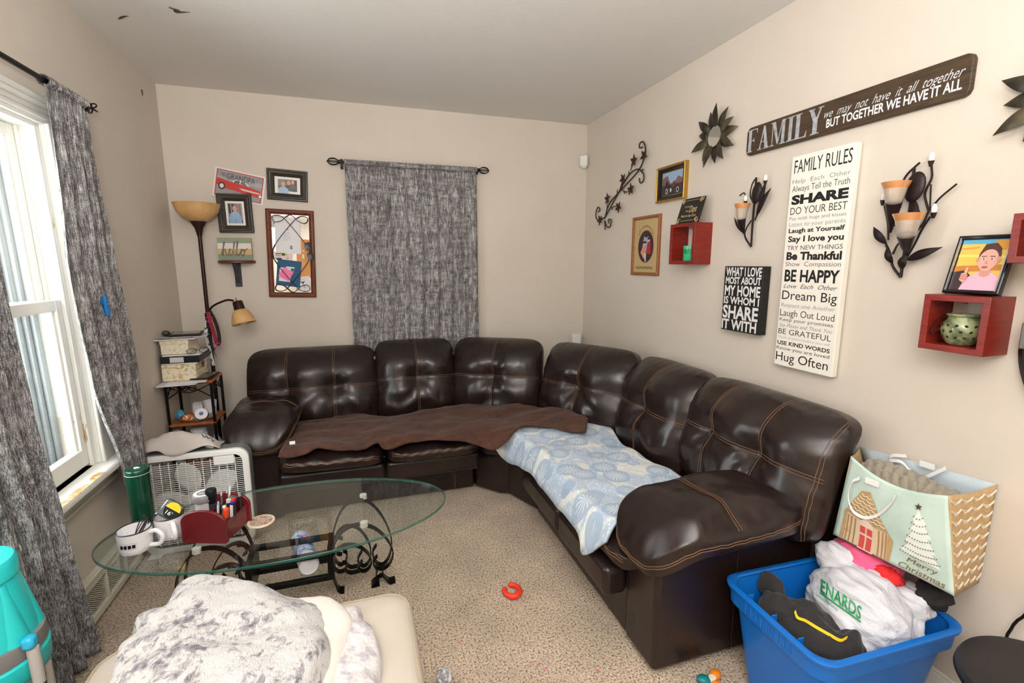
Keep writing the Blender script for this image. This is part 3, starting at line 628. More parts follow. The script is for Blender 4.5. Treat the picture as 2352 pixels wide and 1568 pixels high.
def script_hello(mb, x0, x1, z0, z1, y, r):         # one looping wire: hello
    P = []; u = (x1 - x0) / 5.2; hh = z1 - z0
    def A(x, q): P.append((x0 + x * u, y, z0 + q * hh))
    for x, q in ((0, .1), (.45, .6), (.75, 1), (.6, 1.02), (.4, .5), (.25, 0), (.45, .35), (.75, .5), (.85, .1), (1.05, 0), (1.5, .3), (1.75, .5), (1.55, .5), (1.45, .2), (1.7, 0), (2.1, .3), (2.6, 1), (2.45, 1.02), (2.25, .4), (2.35, 0), (2.7, .2), (3.2, 1), (3.05, 1.02), (2.85, .4), (2.95, 0), (3.4, .2), (3.9, .5), (3.7, .45), (3.6, .15), (3.9, 0), (4.25, .2), (4.2, .45), (3.95, .42), (4.4, .38), (4.8, .55)): A(x, q)
    mb.tube(P, r, 6, 150); return mb
obj('lettering', script_hello(MB(), -w * .40, w * .44, h * .2, h * .8, -.026, .0026), mat('wire_silver', (120, 122, 130), .35, .6), t)
# message board
s, z, w, h, roll = fitq('B', [(606.5, 478), (719, 484), (728, 683), (620, 681.5)], .02)
t = wthing('B', 'message_board', 'tall mirror-backed message board in a reddish wood frame with curly wires', 'message board', s, z, roll)
M_rw = wood('red_wood', (92, 46, 30), (122, 66, 42), .38)
fw = .034
obj('frame', MB().frame(w, h, [(0, 0), (0, -.018), (.006, -.026), (.016, -.029), (.026, -.024), (fw, -.014), (fw, 0)]), M_rw, t, bevel=.001)
obj('backing_board', MB().bx(-w / 2 + .004, w / 2 - .004, -.006, 0, -h / 2 + .004, h / 2 - .004), mat('mirror_glass', (225, 226, 226), .04, 1), t)
a, b = w / 2 - fw, h / 2 - fw
mb = MB(); R = .0023; y = -.022
def eight(sg):
    zt = sg * b; q = []
    return [(-a, 0), (-a * .93, sg * b * .16), (-a * .55, sg * b * .42), (0, sg * b * .74), (a * .45, sg * b * .95), (a * .82, sg * b * .97), (a * .95, sg * b * .9), (a * .8, sg * b * .8), (a * .45, sg * b * .84), (0, sg * b * 1.0), (-a * .45, sg * b * .84), (-a * .8, sg * b * .8), (-a * .95, sg * b * .9), (-a * .82, sg * b * .97), (-a * .45, sg * b * .95), (0, sg * b * .74), (a * .55, sg * b * .42), (a * .93, sg * b * .16), (a, 0)]
for sg in (-1, 1): mb.tube([(x, y, q) for x, q in eight(sg)], R, 6, 90)
obj('wire_scroll', mb, M_black, t)
def sheet(name, label, cat, x, zz, ww, hh, rot, y, elems, col=(232, 230, 234)):
    # sits behind the wires of the board
    o = wthing('B', name, label, cat, s + x, z + zz, roll + rot, 0); obj('paper', MB().bx(-ww / 2, ww / 2, y - .0006, y, -hh / 2, hh / 2), paint(col, .6), o)
    if elems: pic(o, elems, y - .0011, 'print', .6, .0002)
def lines(x0, x1, z0, z1, n, c): return [('r', x0, x0 + (x1 - x0) * (.6 + .4 * math.sin(k * 2.1) ** 2), z0 + (z1 - z0) * k / n, z0 + (z1 - z0) * (k + .35) / n, c) for k in range(n)]
sheet('postcard', 'landscape card with a dark hill at the top corner of the message board', 'card', -a * .55, b * .82, a * .8, b * .3, 0, -.0075, [('r', -.04, .04, -.01, .018, (228, 212, 190)), ('e', 0, -.01, .035, .014, (110, 116, 124))], (214, 204, 196))
sheet('newspaper_clipping', 'orange paper with white print at the side of the message board', 'paper', a * .62, -b * .12, a * .72, b * 1.0, 0, -.0078, [('r', -.006, .006, .0, .03, (248, 236, 220)), ('p', [(-.03, .03), (-.018, .05), (-.016, .048), (-.028, .028)], (248, 240, 230)), ('r', -.004, .008, .05, .058, (248, 236, 220))] + lines(-.012, .012, -.05, -.01, 4, (240, 206, 160)), (226, 158, 92))
sheet('letter', 'white letter with faint print and a small stamp on the message board', 'letter', -a * .12, b * .46, a * 1.36, b * .9, 0, -.0095, [('e', .0, .045, .004, .005, (220, 110, 130))] + lines(-.03, .02, -.03, .03, 6, (204, 204, 214)) + [('r', .012, .025, -.088, -.066, (60, 96, 88)), ('e', .018, -.077, .004, .006, (170, 180, 176))])
sheet('coupon', 'small colourful flyer with red stripes below the white letter', 'flyer', -a * .45, -b * .06, a * .95, b * .22, 0, -.009, [('p', [(-.045, .02), (-.01, .022), (-.02, .0), (-.045, .004)], (190, 56, 60)), ('p', [(-.04, .012), (-.012, .014), (-.02, .006), (-.04, .006)], (240, 238, 236)), ('r', -.01, .01, .004, .022, (70, 96, 44)), ('r', .012, .024, .004, .02, (190, 200, 110)), ('r', .02, .034, -.02, -.004, (232, 170, 110)), ('r', -.045, -.01, -.022, -.012, (88, 36, 48))], (226, 216, 216))
sheet('receipt', 'white printed slip with a dark emblem at the lower side of the board', 'paper', a * .5, -b * .78, a * .85, b * .38, -.12, -.0088, [('p', [(-.02, .02), (.0, .014), (.018, .02), (.006, .004), (.004, -.008), (-.004, .004)], (84, 66, 66)), ('r', .0, .016, -.03, -.006, (206, 190, 196))] + lines(-.03, .03, .026, .038, 3, (196, 196, 202)))
sheet('brochure', 'dark blue brochure with a white box behind the pink note', 'brochure', -a * .22, -b * .50, a * 1.3, b * .68, .1, -.0105, [('e', .0, .02, .04, .05, (44, 102, 138)), ('e', .0, .02, .038, .048, (34, 86, 124)), ('r', -.06, .012, -.06, .035, (228, 226, 230)), ('r', -.02, .034, .036, .046, (226, 228, 230)), ('e', .026, .02, .008, .006, (70, 160, 120))], (34, 86, 124))
sheet('sticky_note', 'bright pink square note tilted on the blue brochure', 'note', -a * .38, -b * .52, .073, .073, math.radians(30), -.0125, None, (250, 128, 176))
# sunglasses hung over the frame edge
gx, gz = sz('B', 710, 577, .04)
t = wthing('B', 'sunglasses', 'dark sunglasses hung by one arm on the message board frame', 'sunglasses', gx, gz, math.radians(78), .034)
mb = MB()
for sg in (-1, 1): mb.loft([[V((sg * .034 + .027 * math.copysign(abs(math.cos(a_)) ** .7, math.cos(a_)) * k, -.004 - .002 * k, .021 * math.copysign(abs(math.sin(a_)) ** .8, math.sin(a_)) * k)) for a_ in [2 * PI * i / 24 for i in range(24)]] for k in (.2, .96, 1, .5)])
obj('lens', mb, mat('dark_lens', (26, 17, 15), .3), t)
mb = MB(); mb.tube([(-.01, -.005, .006), (0, -.007, .011), (.01, -.005, .006)], .003, 6, 8)
for sg in (-1, 1): mb.tube([(sg * .06, -.004, .012), (sg * .063, .012, .010), (sg * .058, .03, .002)], .0028, 6, 10)
obj('frame', mb, mat('dark_shell', (40, 20, 18), .25), t)
# white sensor in the corner, white box behind the sofa
p = uy(1341, 371, D - .02)
mb = MB(); q = [(-.03, 0), (.03, 0), (.03, -.03), (.0, -.045), (-.03, -.03)]
mb.add([V((-.03, -.03, -.035)), V((.03, -.03, -.035)), V((.03, .0, -.035)), V((-.03, 0, -.035)), V((-.03, -.03, .04)), V((.03, -.03, .04)), V((.03, 0, .04)), V((-.03, 0, .04)), V((-.014, -.004, -.056)), V((.014, -.004, -.056))], [(0, 1, 5, 4), (1, 2, 6, 5), (2, 3, 7, 6), (3, 0, 4, 7), (4, 5, 6, 7), (0, 8, 9, 1), (3, 2, 9, 8), (0, 3, 8), (1, 9, 2)])
t = thing('motion_sensor', 'small white motion sensor high in the corner of the walls', 'sensor', (W - .035, D - .035, p.z), math.radians(-45)); obj('housing', mb, mat('white_plastic', (232, 231, 228), .4), t, bevel=.004)
p = uy(1322, 775, D - .05)
mb = MB(); mb.bx(p.x - .035, p.x + .035, p.y - .03, p.y + .02, 0, p.z + .035); 
single('white_box', mb, MATS['white_plastic'], 'white box just peeking above the sofa back in the corner', 'box', bevel=.004)

# ------------------------------------------------------------------ right wall
def RP(u, v, off=.0): s_, z_ = sz('R', u, v, off); return s_, z_
# metal vine with stars
s0, z0 = RP(1430, 430, .015)
t = wthing('R', 'metal_vine', 'dark metal vine with star flowers and curled ends', 'wall ornament', s0, z0)
def vp(X, Y, off=.018): a_, b_ = RP(1340 + X * .2296, 300 + Y * .2296, off); return V((a_ - s0, -off, b_ - z0))
mb = MB()
for pts in ([(215, 870), (260, 730), (370, 600), (550, 400), (610, 260), (622, 180), (600, 112), (565, 125), (560, 170), (590, 165)], [(215, 870), (330, 660), (450, 450), (540, 385), (600, 430), (600, 500), (568, 522), (560, 475)], [(215, 870), (140, 890), (125, 830), (145, 765), (165, 790), (145, 815)], [(217, 990), (215, 900), (230, 955), (265, 960), (277, 895), (250, 890), (257, 925)]):
    mb.tube([vp(*p) for p in pts], .0048, 6, 50)
for pts in ([(470, 400), (490, 350), (505, 300)], [(360, 600), (380, 540), (395, 485)], [(380, 590), (430, 612), (475, 585)], [(235, 800), (240, 680)], [(280, 770), (320, 755), (350, 765)], [(215, 870), (165, 895)]): mb.tube([vp(*p) for p in pts], .0032, 6, 14)
obj('stem', mb, mat('vine_brown', (58, 46, 40), .5, .3), t)
for X, Y in ((605, 250), (505, 300), (395, 485), (475, 585), (240, 680), (350, 765), (165, 895)):
    c = vp(X, Y, .028); mb = MB()
    for k in range(5):
        a_ = .4 + k * 2 * PI / 5 + X; mb.leaf(c, c + V((.043 * math.cos(a_), -.004, .043 * math.sin(a_))), .022, (0, -1, 0))
    mb.ball(c + V((0, -.004, 0)), .005, 5); obj('star_flower', mb, mat('flower_rust', (64, 34, 30), .45, .3), t)
for (X, Y), a_ in (((590, 395), .1), ((455, 430), 1.3), ((410, 615), -.6), ((340, 610), 1.3), ((285, 780), .3), ((180, 885), .2)):
    c = vp(X, Y); obj('leaf', MB().leaf(c - V((.016 * math.cos(a_), 0, .016 * math.sin(a_))), c + V((.02 * math.cos(a_), -.003, .02 * math.sin(a_))), .018, (0, -1, 0)), mat('leaf_verdigris', (72, 88, 76), .5, .3), t)
# frames
M_gold = mat('gilt', (186, 146, 70), .35, .8, bump=(60, .4)); M_oak = wood('oak_frame', (128, 74, 36), (160, 98, 52), .35)
def rframe(q, fw, d, off=.02): return fitq('R', q, off)
s, z, w, h, roll = rframe([(1510, 383), (1575, 373), (1573, 459), (1508, 463)], 0, 0)
t = wthing('R', 'photo_frame', 'small black and gilt frame with a picture of motorcycles', 'picture frame', s, z)
obj('frame', MB().frame(w, h, [(0, 0), (0, -.024), (.004, -.03), (.01, -.026), (.014, -.022)]), M_gold, t, bevel=.001)
obj('inner_frame', MB().frame(w, h, [(.012, -.023), (.016, -.025), (.03, -.016), (.034, -.014), (.034, 0)]), mat('frame_black', (24, 22, 20), .3), t)
a, b = w / 2 - .033, h / 2 - .033
pic(t, [('r', -a, a, -b, b, (170, 140, 60)), ('r', -a + .005, a - .005, -b + .005, b - .005, (150, 176, 206)), ('p', [(-a + .005, -b + .005), (-a + .005, b * .5), (-a * .5, b * .7), (-a * .2, 0), (a * .2, b * .1), (a * .5, b * .5), (a - .005, b * .2), (a - .005, -b + .005)], (124, 96, 84)), ('r', -a + .005, a - .005, -b + .005, -b * .1, (60, 54, 56)), ('e', -a * .5, -b * .6, .012, .016, (200, 198, 196)), ('e', -a * .5, -b * .6, .008, .011, (50, 48, 50)), ('e', a * .5, -b * .6, .012, .016, (200, 198, 196)), ('e', a * .5, -b * .6, .008, .011, (50, 48, 50)), ('e', -a * .1, -b * .55, .009, .012, (190, 190, 190)), ('p', [(-a * .7, -b * .3), (-a * .5, b * .3), (-a * .2, -b * .3)], (38, 40, 46)), ('p', [(a * .0, -b * .3), (a * .15, b * .2), (a * .4, -b * .3)], (110, 60, 52))], -.005)
s, z, w, h, roll = rframe([(1454, 499), (1518, 491), (1510, 634), (1449, 630)], 0, 0, .012)
t = wthing('R', 'photo_frame', 'oak framed picture with an oval opening and tan mat', 'picture frame', s, z)
obj('frame', MB().frame(w, h, [(0, 0), (0, -.014), (.006, -.018), (.016, -.016), (.02, -.008), (.02, 0)]), M_oak, t, bevel=.0015)
a, b = w / 2 - .019, h / 2 - .019
def ov(cx, cz, rx, rz, n=40): return [(cx + rx * math.cos(2 * PI * k / n), cz + rz * math.sin(2 * PI * k / n)) for k in range(n)]
el = [('r', -a, a, -b, b, (194, 168, 120))] + [('r', x, x + .0012, -b, b, (160, 134, 92)) for x in (-a * .6, -a * .2, a * .2, a * .6)]
el += [('e', 0, -.005, a * .66, b * .62, (150, 120, 80)), ('e', 0, -.005, a * .62, b * .59, (66, 30, 40)), ('p', [(-a * .35, -b * .3), (-a * .15, b * .36), (0, b * .3), (a * .2, b * .34), (a * .2, -b * .1), (-a * .1, -b * .4)], (150, 172, 190)), ('p', [(-a * .3, -b * .5), (a * .45, -b * .4), (a * .3, -b * .54), (0, -b * .6)], (36, 38, 44)), ('p', [(a * .05, -b * .3), (a * .15, b * .1), (a * .42, b * .12), (a * .45, -b * .3)], (168, 36, 48)), ('e', a * .26, b * .2, a * .11, b * .07, (222, 150, 140)), ('e', a * .26, b * .26, a * .13, b * .04, (40, 36, 44)), ('p', [(-a * .4, -b * .25), (-a * .2, -b * .02), (a * .0, -b * .05), (a * .05, -b * .3), (-a * .1, -b * .5)], (206, 150, 112)), ('e', -a * .05, b * .06, a * .1, b * .07, (224, 170, 140)), ('e', -a * .06, b * .13, a * .16, b * .04, (34, 34, 46)), ('p', [(-a * .1, -b * .3), (a * .08, -b * .28), (a * .1, -b * .58), (0, -b * .6)], (196, 200, 208))]
for k in range(11):                                  # blurred unreadable marks above and below the oval
    th = PI * (.22 + .56 * k / 10); el.append(('e', a * .72 * math.cos(th), -.002 + b * .74 * math.sin(th) - b * .0, .0035, .006, (104, 80, 54)))
for k in range(12): el.append(('e', -a * .66 + a * 1.3 * k / 11, -b * .82 + .003 * math.sin(k * 2.2), .0036, .0075, (64, 48, 34)))
pic(t, el, -.0045, 'picture_print', .5, .0003)
# cube shelves
M_cherry = wood('cherry_veneer', (112, 28, 22), (142, 42, 28), .3, (6, 6, 30), 3)
def cube(q, label, depth=.112):
    P = [V(RP(u, v, depth)) for u, v in q]; x0 = (P[0].x + P[1].x) / 2; x1 = (P[2].x + P[3].x) / 2; zb = (P[1].y + P[3].y) / 2; zt = (P[0].y + P[2].y) / 2
    w, h = x1 - x0, zt - zb; t = wthing('R', 'cube_shelf', label, 'shelf', (x0 + x1) / 2, zb); th = .019
    mb = MB(); mb.loft([[V((x, y, zz)) for x, zz in pts] for y, pts in [(y, [(-w / 2 + i, i), (w / 2 - i, i), (w / 2 - i, h - i), (-w / 2 + i, h - i)]) for i, y in ((0, 0), (0, -depth), (th, -depth), (th, 0), (0, 0))]], True, False, False)
    obj('box', mb, M_cherry, t, bevel=.0015); mb = MB()
    for sg in (-1, 1): mb.cyl((sg * (w / 2 - .05), -.003, h - th), (sg * (w / 2 - .05), -.003, h - th - .012), .006)
    obj('hanger', mb, mat('zinc', (150, 150, 150), .4, .8), t); return t, (x0 + x1) / 2, zb, w, h, th
t1, cx, cz, cw, ch, cth = cube([(1540, 516), (1536, 606), (1597, 510), (1592, 608)], 'cherry red cube shelf holding the green candle')
o = wthing('R', 'candle_jar', 'green candle in a glass jar inside the cube shelf', 'candle', cx - .004, cz + cth + .001, 0, .05)
mb = MB(); mb.lathe([(.034, 0), (.036, .003), (.036, .082), (.0335, .082), (.0335, .006), (0, .006)], 28, None, True, False)
obj('jar', mb, mat('green_glass', (60, 190, 130), .05, 0, None, None, .5, .0), o, ang=50); obj('wax', MB().lathe([(0, .0365), (.0364, .0365), (.0364, .062), (0, .062)], 28), mat('green_wax', (10, 142, 78), .35), o)
obj('label_band', MB().lathe([(.0363, .066), (.0366, .066), (.0366, .078), (.0363, .078)], 28, None, False, False), paint((96, 170, 140), .2), o)
o = wthing('R', 'quote_plaque', 'black plaque with gold word Days leaning on the cube shelf', 'plaque', cx + .0, cz + ch + .001, 0, .08)
P = [V(RP(u, v, .07)) for u, v in ((1567, 468), (1632, 458), (1615, 507), (1553, 513))]
w, h = .185, .142; o.rotation_euler = (math.radians(-17), 0, WROT['R'])
obj('board', MB().bx(-w / 2, w / 2, -.01, 0, 0, h), mat('plaque_black', (26, 24, 24), .4), o, bevel=.001)
G = mat('gold_print', (196, 172, 120), .5)
mb = MB(); text(mb, "Don't count", -w * .28, w * -.02, h * .62, h * .71, -.0106); text(mb, 'the', -w * .2, -w * .06, h * .44, h * .54, -.0106); text(mb, 'Days', -w * .03, w * .30, h * .42, h * .68, -.0106, .012, .15); text(mb, 'Make the days count', -w * .33, w * .34, h * .24, h * .34, -.0106, .01)
obj('lettering', mb, G, o)
for sx_ in (-1, 1):
    for sz_ in (-1, 1):
        mb = MB(); c = V((sx_ * w * .39, -.0105, h * .5 + sz_ * h * .37))
        for k in range(3): mb.tube([c + V((sx_ * (.004 * k) + .010 * math.cos(q + k), 0, sz_ * .004 * k + .010 * math.sin(q + k))) for q in [i * .5 for i in range(11)]], .0013, 4)
        obj('corner_ornament', mb, G, o)
mb = MB()
mb.bx(-w * .3, w * .3, -.0108, -.0104, h * .9, h * .915); mb.bx(-w * .3, w * .3, -.0108, -.0104, h * .085, h * .1)
obj('rule', mb, G, o)
t2, cx2, cz2, cw2, ch2, cth = cube([(2125, 672), (2107, 795), (2278, 686), (2255, 823)], 'cherry red cube shelf holding the green pottery lantern')
o = wthing('R', 'pottery_lantern', 'round green pierced pottery lantern inside the cube shelf', 'lantern', cx2 - .002, cz2 + cth + .001, 0, .058)
prof = [(.0, 0), (.03, 0), (.036, .006), (.047, .025), (.052, .045), (.048, .066), (.038, .08), (.036, .086), (.042, .09), (.042, .096), (.036, .096), (.033, .088), (.044, .066), (.046, .045), (.04, .02), (0, .012)]
M_pot = mat('green_glaze', (150, 158, 116), .15, var=(26, (92, 104, 74), .45, .62), coat=.5)
obj('body', MB().lathe(prof, 40, None, False, False), M_pot, o, ang=60)
mb = MB()
for r_ in range(3):
    for k in range(14):
        a_ = 2 * PI * (k + .5 * (r_ % 2)) / 14; zz = .026 + .018 * r_; rr = (.0475, .0525, .0505)[r_]
        mb.ball((0, 0, 0), (.0052, .0016, .0036), 5, TR((rr * math.cos(a_), rr * math.sin(a_), zz), 0, 0, a_ + PI / 2) @ Matrix.Rotation(.6 * (-1) ** (k + r_), 4, 'Y'))
obj('pierced_hole', mb, mat('hole_dark', (40, 42, 30), .8), o)
obj('handle', MB().tube([(-.036, 0, .088), (-.05, -.02, .085), (-.062, -.04, .045), (-.05, -.054, .03), (-.03, -.05, .05)], .0015, 6, 26), M_black, o)
# boy's photo on the second cube
o = wthing('R', 'photo_frame', 'black frame with photo of a child in pink, standing on the cube shelf', 'picture frame', cx2 + .012, cz2 + ch2 + .002, 0, .065)
o.rotation_euler = (math.radians(-15), 0, WROT['R'])
w, h = .142, .18
obj('frame', MB().frame(w, h, [(0, 0), (0, -.016), (.004, -.019), (.011, -.016), (.013, -.010), (.013, 0)], TR((0, 0, h / 2))), mat('black_gloss', (20, 20, 22), .2), o, bevel=.001)
for sg in (-1, 1): obj('silver_inlay', MB().bx(sg * (w / 2 - .009) - .0018, sg * (w / 2 - .009) + .0018, -.0205, -.014, .008, h - .008), mat('silver_strip', (200, 202, 206), .2, .9), o)
mb = MB(); mb.add([V((-.02, .0, .13)), V((.02, .0, .13)), V((.028, .05, .013)), V((-.028, .05, .013))], [(0, 1, 2, 3)]); obj('easel', mb, MATS['black_gloss'], o, solid=.003)
a, b, c = w / 2 - .012, h / 2 - .012, h / 2
pz = lambda pts: [(x * a, c + q * b) for x, q in pts]
E_ = lambda x, q, rx, rz, col, rot=0: ('e', x * a, c + q * b, rx * a, rz * b, rot, col)
pic(o, [('r', -a, a, c - b, c + b, (232, 190, 92)), ('p', pz([(-1, .82), (1, .82), (1, 1), (-1, 1)]), (92, 170, 206)), ('p', pz([(-1, .6), (-.2, .66), (-.2, .72), (-1, .66)]), (214, 150, 70)), ('p', pz([(-1, .3), (1, .25), (1, .35), (-1, .42)]), (244, 214, 110)), ('p', pz([(.3, .62), (1, .55), (1, .95), (.4, .95)]), (206, 150, 62)), ('p', pz([(-1, -.3), (1, -.2), (1, .02), (-1, -.06)]), (196, 130, 60)),
        ('p', pz([(-1, -1), (-1, -.3), (-.5, -.22), (-.2, -.45), (-.2, -1)]), (66, 52, 56)), ('p', pz([(-.55, -1), (-.4, -.55), (.0, -.3), (.6, -.3), (1, -.5), (1, -1)]), (240, 178, 200)),
        ('p', pz([(.12, -.42), (.1, -.1), (.55, -.1), (.55, -.4), (.35, -.5)]), (206, 150, 136)), E_(.34, .35, .45, .42, (96, 62, 50)), E_(.32, .18, .40, .42, (224, 172, 158)), E_(.74, .2, .08, .12, (214, 156, 140)), E_(-.1, .2, .07, .1, (206, 148, 134)), ('p', pz([(-.1, .42), (.05, .62), (.5, .66), (.74, .45), (.76, .6), (.5, .84), (.05, .8)]), (88, 58, 48)),
        E_(.14, .22, .075, .03, (244, 240, 238)), E_(.47, .22, .075, .03, (244, 240, 238)), E_(.14, .22, .035, .03, (60, 50, 56)), E_(.47, .22, .035, .03, (60, 50, 56)), ('p', pz([(.03, .3), (.24, .31), (.24, .335), (.03, .33)]), (104, 72, 60)), ('p', pz([(.37, .31), (.58, .3), (.58, .33), (.37, .335)]), (104, 72, 60)), ('p', pz([(.26, .2), (.24, .04), (.3, .0), (.36, .04)]), (206, 148, 134)), E_(.28, -.1, .13, .04, (190, 96, 98)), ('r', .16 * a, .4 * a, c - .105 * b, c - .095 * b, (120, 50, 56)),
        ('p', pz([(-.62, -.62), (-.6, -.36), (-.42, -.32), (-.3, -.42), (-.32, -.64), (-.45, -.72)]), (218, 164, 148)), ('p', pz([(-.5, -.3), (-.46, -.12), (-.36, -.12), (-.36, -.36)]), (222, 168, 152))] +
       [('p', pz([(-.62, -.4 - .075 * k), (-.3, -.42 - .075 * k), (-.3, -.45 - .075 * k), (-.62, -.43 - .075 * k)]), (176, 118, 106)) for k in range(3)], -.0105, 'photo_print', .3, .0002)
t3, *_ = cube([(2325, 492), (2315, 597), (2448, 480), (2430, 612)], 'cherry red cube shelf running off the picture edge, empty')
# sunflower mirrors
M_pet = mat('petal_metal', (66, 62, 54), .35, .7, var=(9, (116, 104, 80), .4, .66))
def flower(name, label, s, z, R, r, seed, n=12):
    t = wthing('R', name, label, 'mirror', s, z); rnd = random.Random(seed); mb = MB()
    for k in range(n):
        a_ = 2 * PI * k / n + rnd.uniform(-.1, .1); q = R * (.92 + .12 * rnd.random()) * (1 if k % 2 else .88); dv = V((math.cos(a_), 0, math.sin(a_)))
        p = MB().leaf(dv * r * .5 + V((0, -.012 - .008 * (k % 2), 0)), dv * q + V((0, -.02 - .022 * (k % 2), 0)), R * .27, (0, -1, 0), .3, 12, .012); obj('petal', p, M_pet, t)
    obj('rim', MB().lathe([(r * .98, 0), (r * 1.06, 0), (r * 1.1, .012), (r * 1.0, .026), (r * .96, .022)], 36, TR((0, -.012, 0), PI / 2), False, False), M_pet, t)
    obj('mirror_glass', MB().lathe([(0, .02), (r * .98, .02), (r * .98, .01), (0, .01)], 36, TR((0, -.012, 0), PI / 2)), MATS['mirror_glass'], t)
    obj('hub', MB().cyl((0, 0, 0), (0, -.02, 0), r * .9), M_pet, t); return t
s, z = RP(1641, 313, .03); flower('sunflower_mirror', 'small round mirror with dark metal petals, beside the FAMILY sign', s, z, .165, .054, 2, 13)
s, z = RP(2452, 205, .03); flower('sunflower_mirror', 'dark metal petal mirror cut off by the picture edge, beyond the long sign', s, z, .165, .05, 5)
# wooden family sign
q = [(1717, 291), (2237, 124), (2227, 226), (1713, 354)]
P = [V(RP(u, v, .02)) for u, v in q]; x0 = (P[0].x + P[3].x) / 2; x1 = (P[1].x + P[2].x) / 2; zt = (P[0].y + P[1].y) / 2; zb = (P[2].y + P[3].y) / 2
w, h = x1 - x0, zt - zb
t = wthing('R', 'family_sign', 'long dark stained board with white FAMILY lettering', 'sign', (x0 + x1) / 2, (zt + zb) / 2)
M_stain = wood('stained_board', (52, 42, 34), (84, 64, 42), .5, (2.5, 2, 26), 5)
c_ = .02; mb = MB(); mb.prism([(-w / 2 + c_, -h / 2), (w / 2 - c_, -h / 2), (w / 2 - c_ * .3, -h / 2 + c_ * .3), (w / 2, -h / 2 + c_), (w / 2, h / 2 - c_), (w / 2 - c_ * .3, h / 2 - c_ * .3), (w / 2 - c_, h / 2), (-w / 2 + c_, h / 2), (-w / 2 + c_ * .3, h / 2 - c_ * .3), (-w / 2, h / 2 - c_), (-w / 2, -h / 2 + c_), (-w / 2 + c_ * .3, -h / 2 + c_ * .3)], .02)
obj('board', mb, M_stain, t, bevel=.004, seg=3)
def slab(mb, ch, x, z, w, h, y):                      # tall serif capitals drawn as flat strokes
    T, th, sf = w * .30, w * .12, w * .30; B = lambda a, b, c, d: mb.flat([(x + a * w, z + c * h), (x + b * w, z + c * h), (x + b * w, z + d * h), (x + a * w, z + d * h)], y)
    Q = lambda *p: mb.flat([(x + a * w, z + c * h) for a, c in p], y); s_ = .045
    y0_ = [y]
    def Q(*p): y0_[0] -= .00012; mb.flat([(x + a * w, z + c * h) for a, c in p], y0_[0])
    B = lambda a, b, c, d: Q((a, c), (b, c), (b, d), (a, d))
    if ch == 'F': B(.1, .4, 0, 1); B(0, .52, 0, s_); B(0, .98, 1 - s_, 1); Q((.82, 1), (.98, 1), (.98, .76)); B(.4, .66, .48, .48 + s_); Q((.6, .52), (.7, .62), (.7, .38), (.6, .48)); B(0, .2, 1 - s_, 1)
    if ch == 'A': Q((.12, 0), (.22, 0), (.54, .96), (.46, 1)); Q((.6, 0), (.9, 0), (.58, 1), (.42, 1)); B(0, .36, 0, s_); B(.5, 1, 0, s_); B(.26, .7, .3, .3 + s_)
    if ch == 'M': B(.1, .16, 0, 1); B(.72, .92, 0, 1); Q((.08, 1), (.3, 1), (.56, .1), (.46, .02)); Q((.46, .02), (.54, .06), (.78, 1), (.72, 1)); B(0, .26, 0, s_); B(.62, 1, 0, s_); B(0, .24, 1 - s_, 1); B(.76, 1, 1 - s_, 1)
    if ch == 'I': B(.26, .74, 0, 1); B(.02, .98, 0, s_); B(.02, .98, 1 - s_, 1)
    if ch == 'L': B(.12, .42, 0, 1); B(0, .56, 1 - s_, 1); B(0, .96, 0, s_); Q((.8, 0), (.98, 0), (.98, .28))
    if ch == 'Y': Q((.34, .5), (.62, .5), (.3, 1), (.04, 1)); Q((.46, .5), (.58, .46), (.88, 1), (.78, 1)); B(.34, .64, 0, .52); B(.2, .78, 0, s_); B(0, .42, 1 - s_, 1); B(.64, 1, 1 - s_, 1)
def fp(X, Y): a_, b_ = RP(1580 + X * .2891, 100 + Y * .2891, .021); return a_ - (x0 + x1) / 2, b_ - (zt + zb) / 2
a0, _ = fp(470, 845); a1, _ = fp(1085, 560); mb = MB(); xx = a0; ws = [.9, 1.05, 1.25, .55, .95, 1.05]; tot = sum(ws); zl, zh = -h * .40, h * .40
for chh, k in zip('FAMILY', ws): ww = (a1 - a0) * k / tot; slab(mb, chh, xx, zl, ww * .95, zh - zl, -.0206); xx += ww
obj('lettering', mb, mat('sign_grey', (150, 154, 160), .6, var=(60, (178, 180, 184), .4, .6)), t)
a0, b0 = fp(1080, 600); a1, b1 = fp(2195, 300); words = 'we  may  not  have  it  all  together'
mb = MB(); text(mb, words, a0, a1, h * .0, h * .24, -.0206, -.002, .55)
obj('lettering', mb, paint((206, 208, 212)), t)
a0, b0 = fp(1095, 675); a1, b1 = fp(2170, 390); mb = MB(); text(mb, 'BUT TOGETHER WE HAVE IT ALL', a0, a1, -h * .30, -h * .06, -.0206, .022); obj('lettering', mb, paint((236, 236, 236)), t)
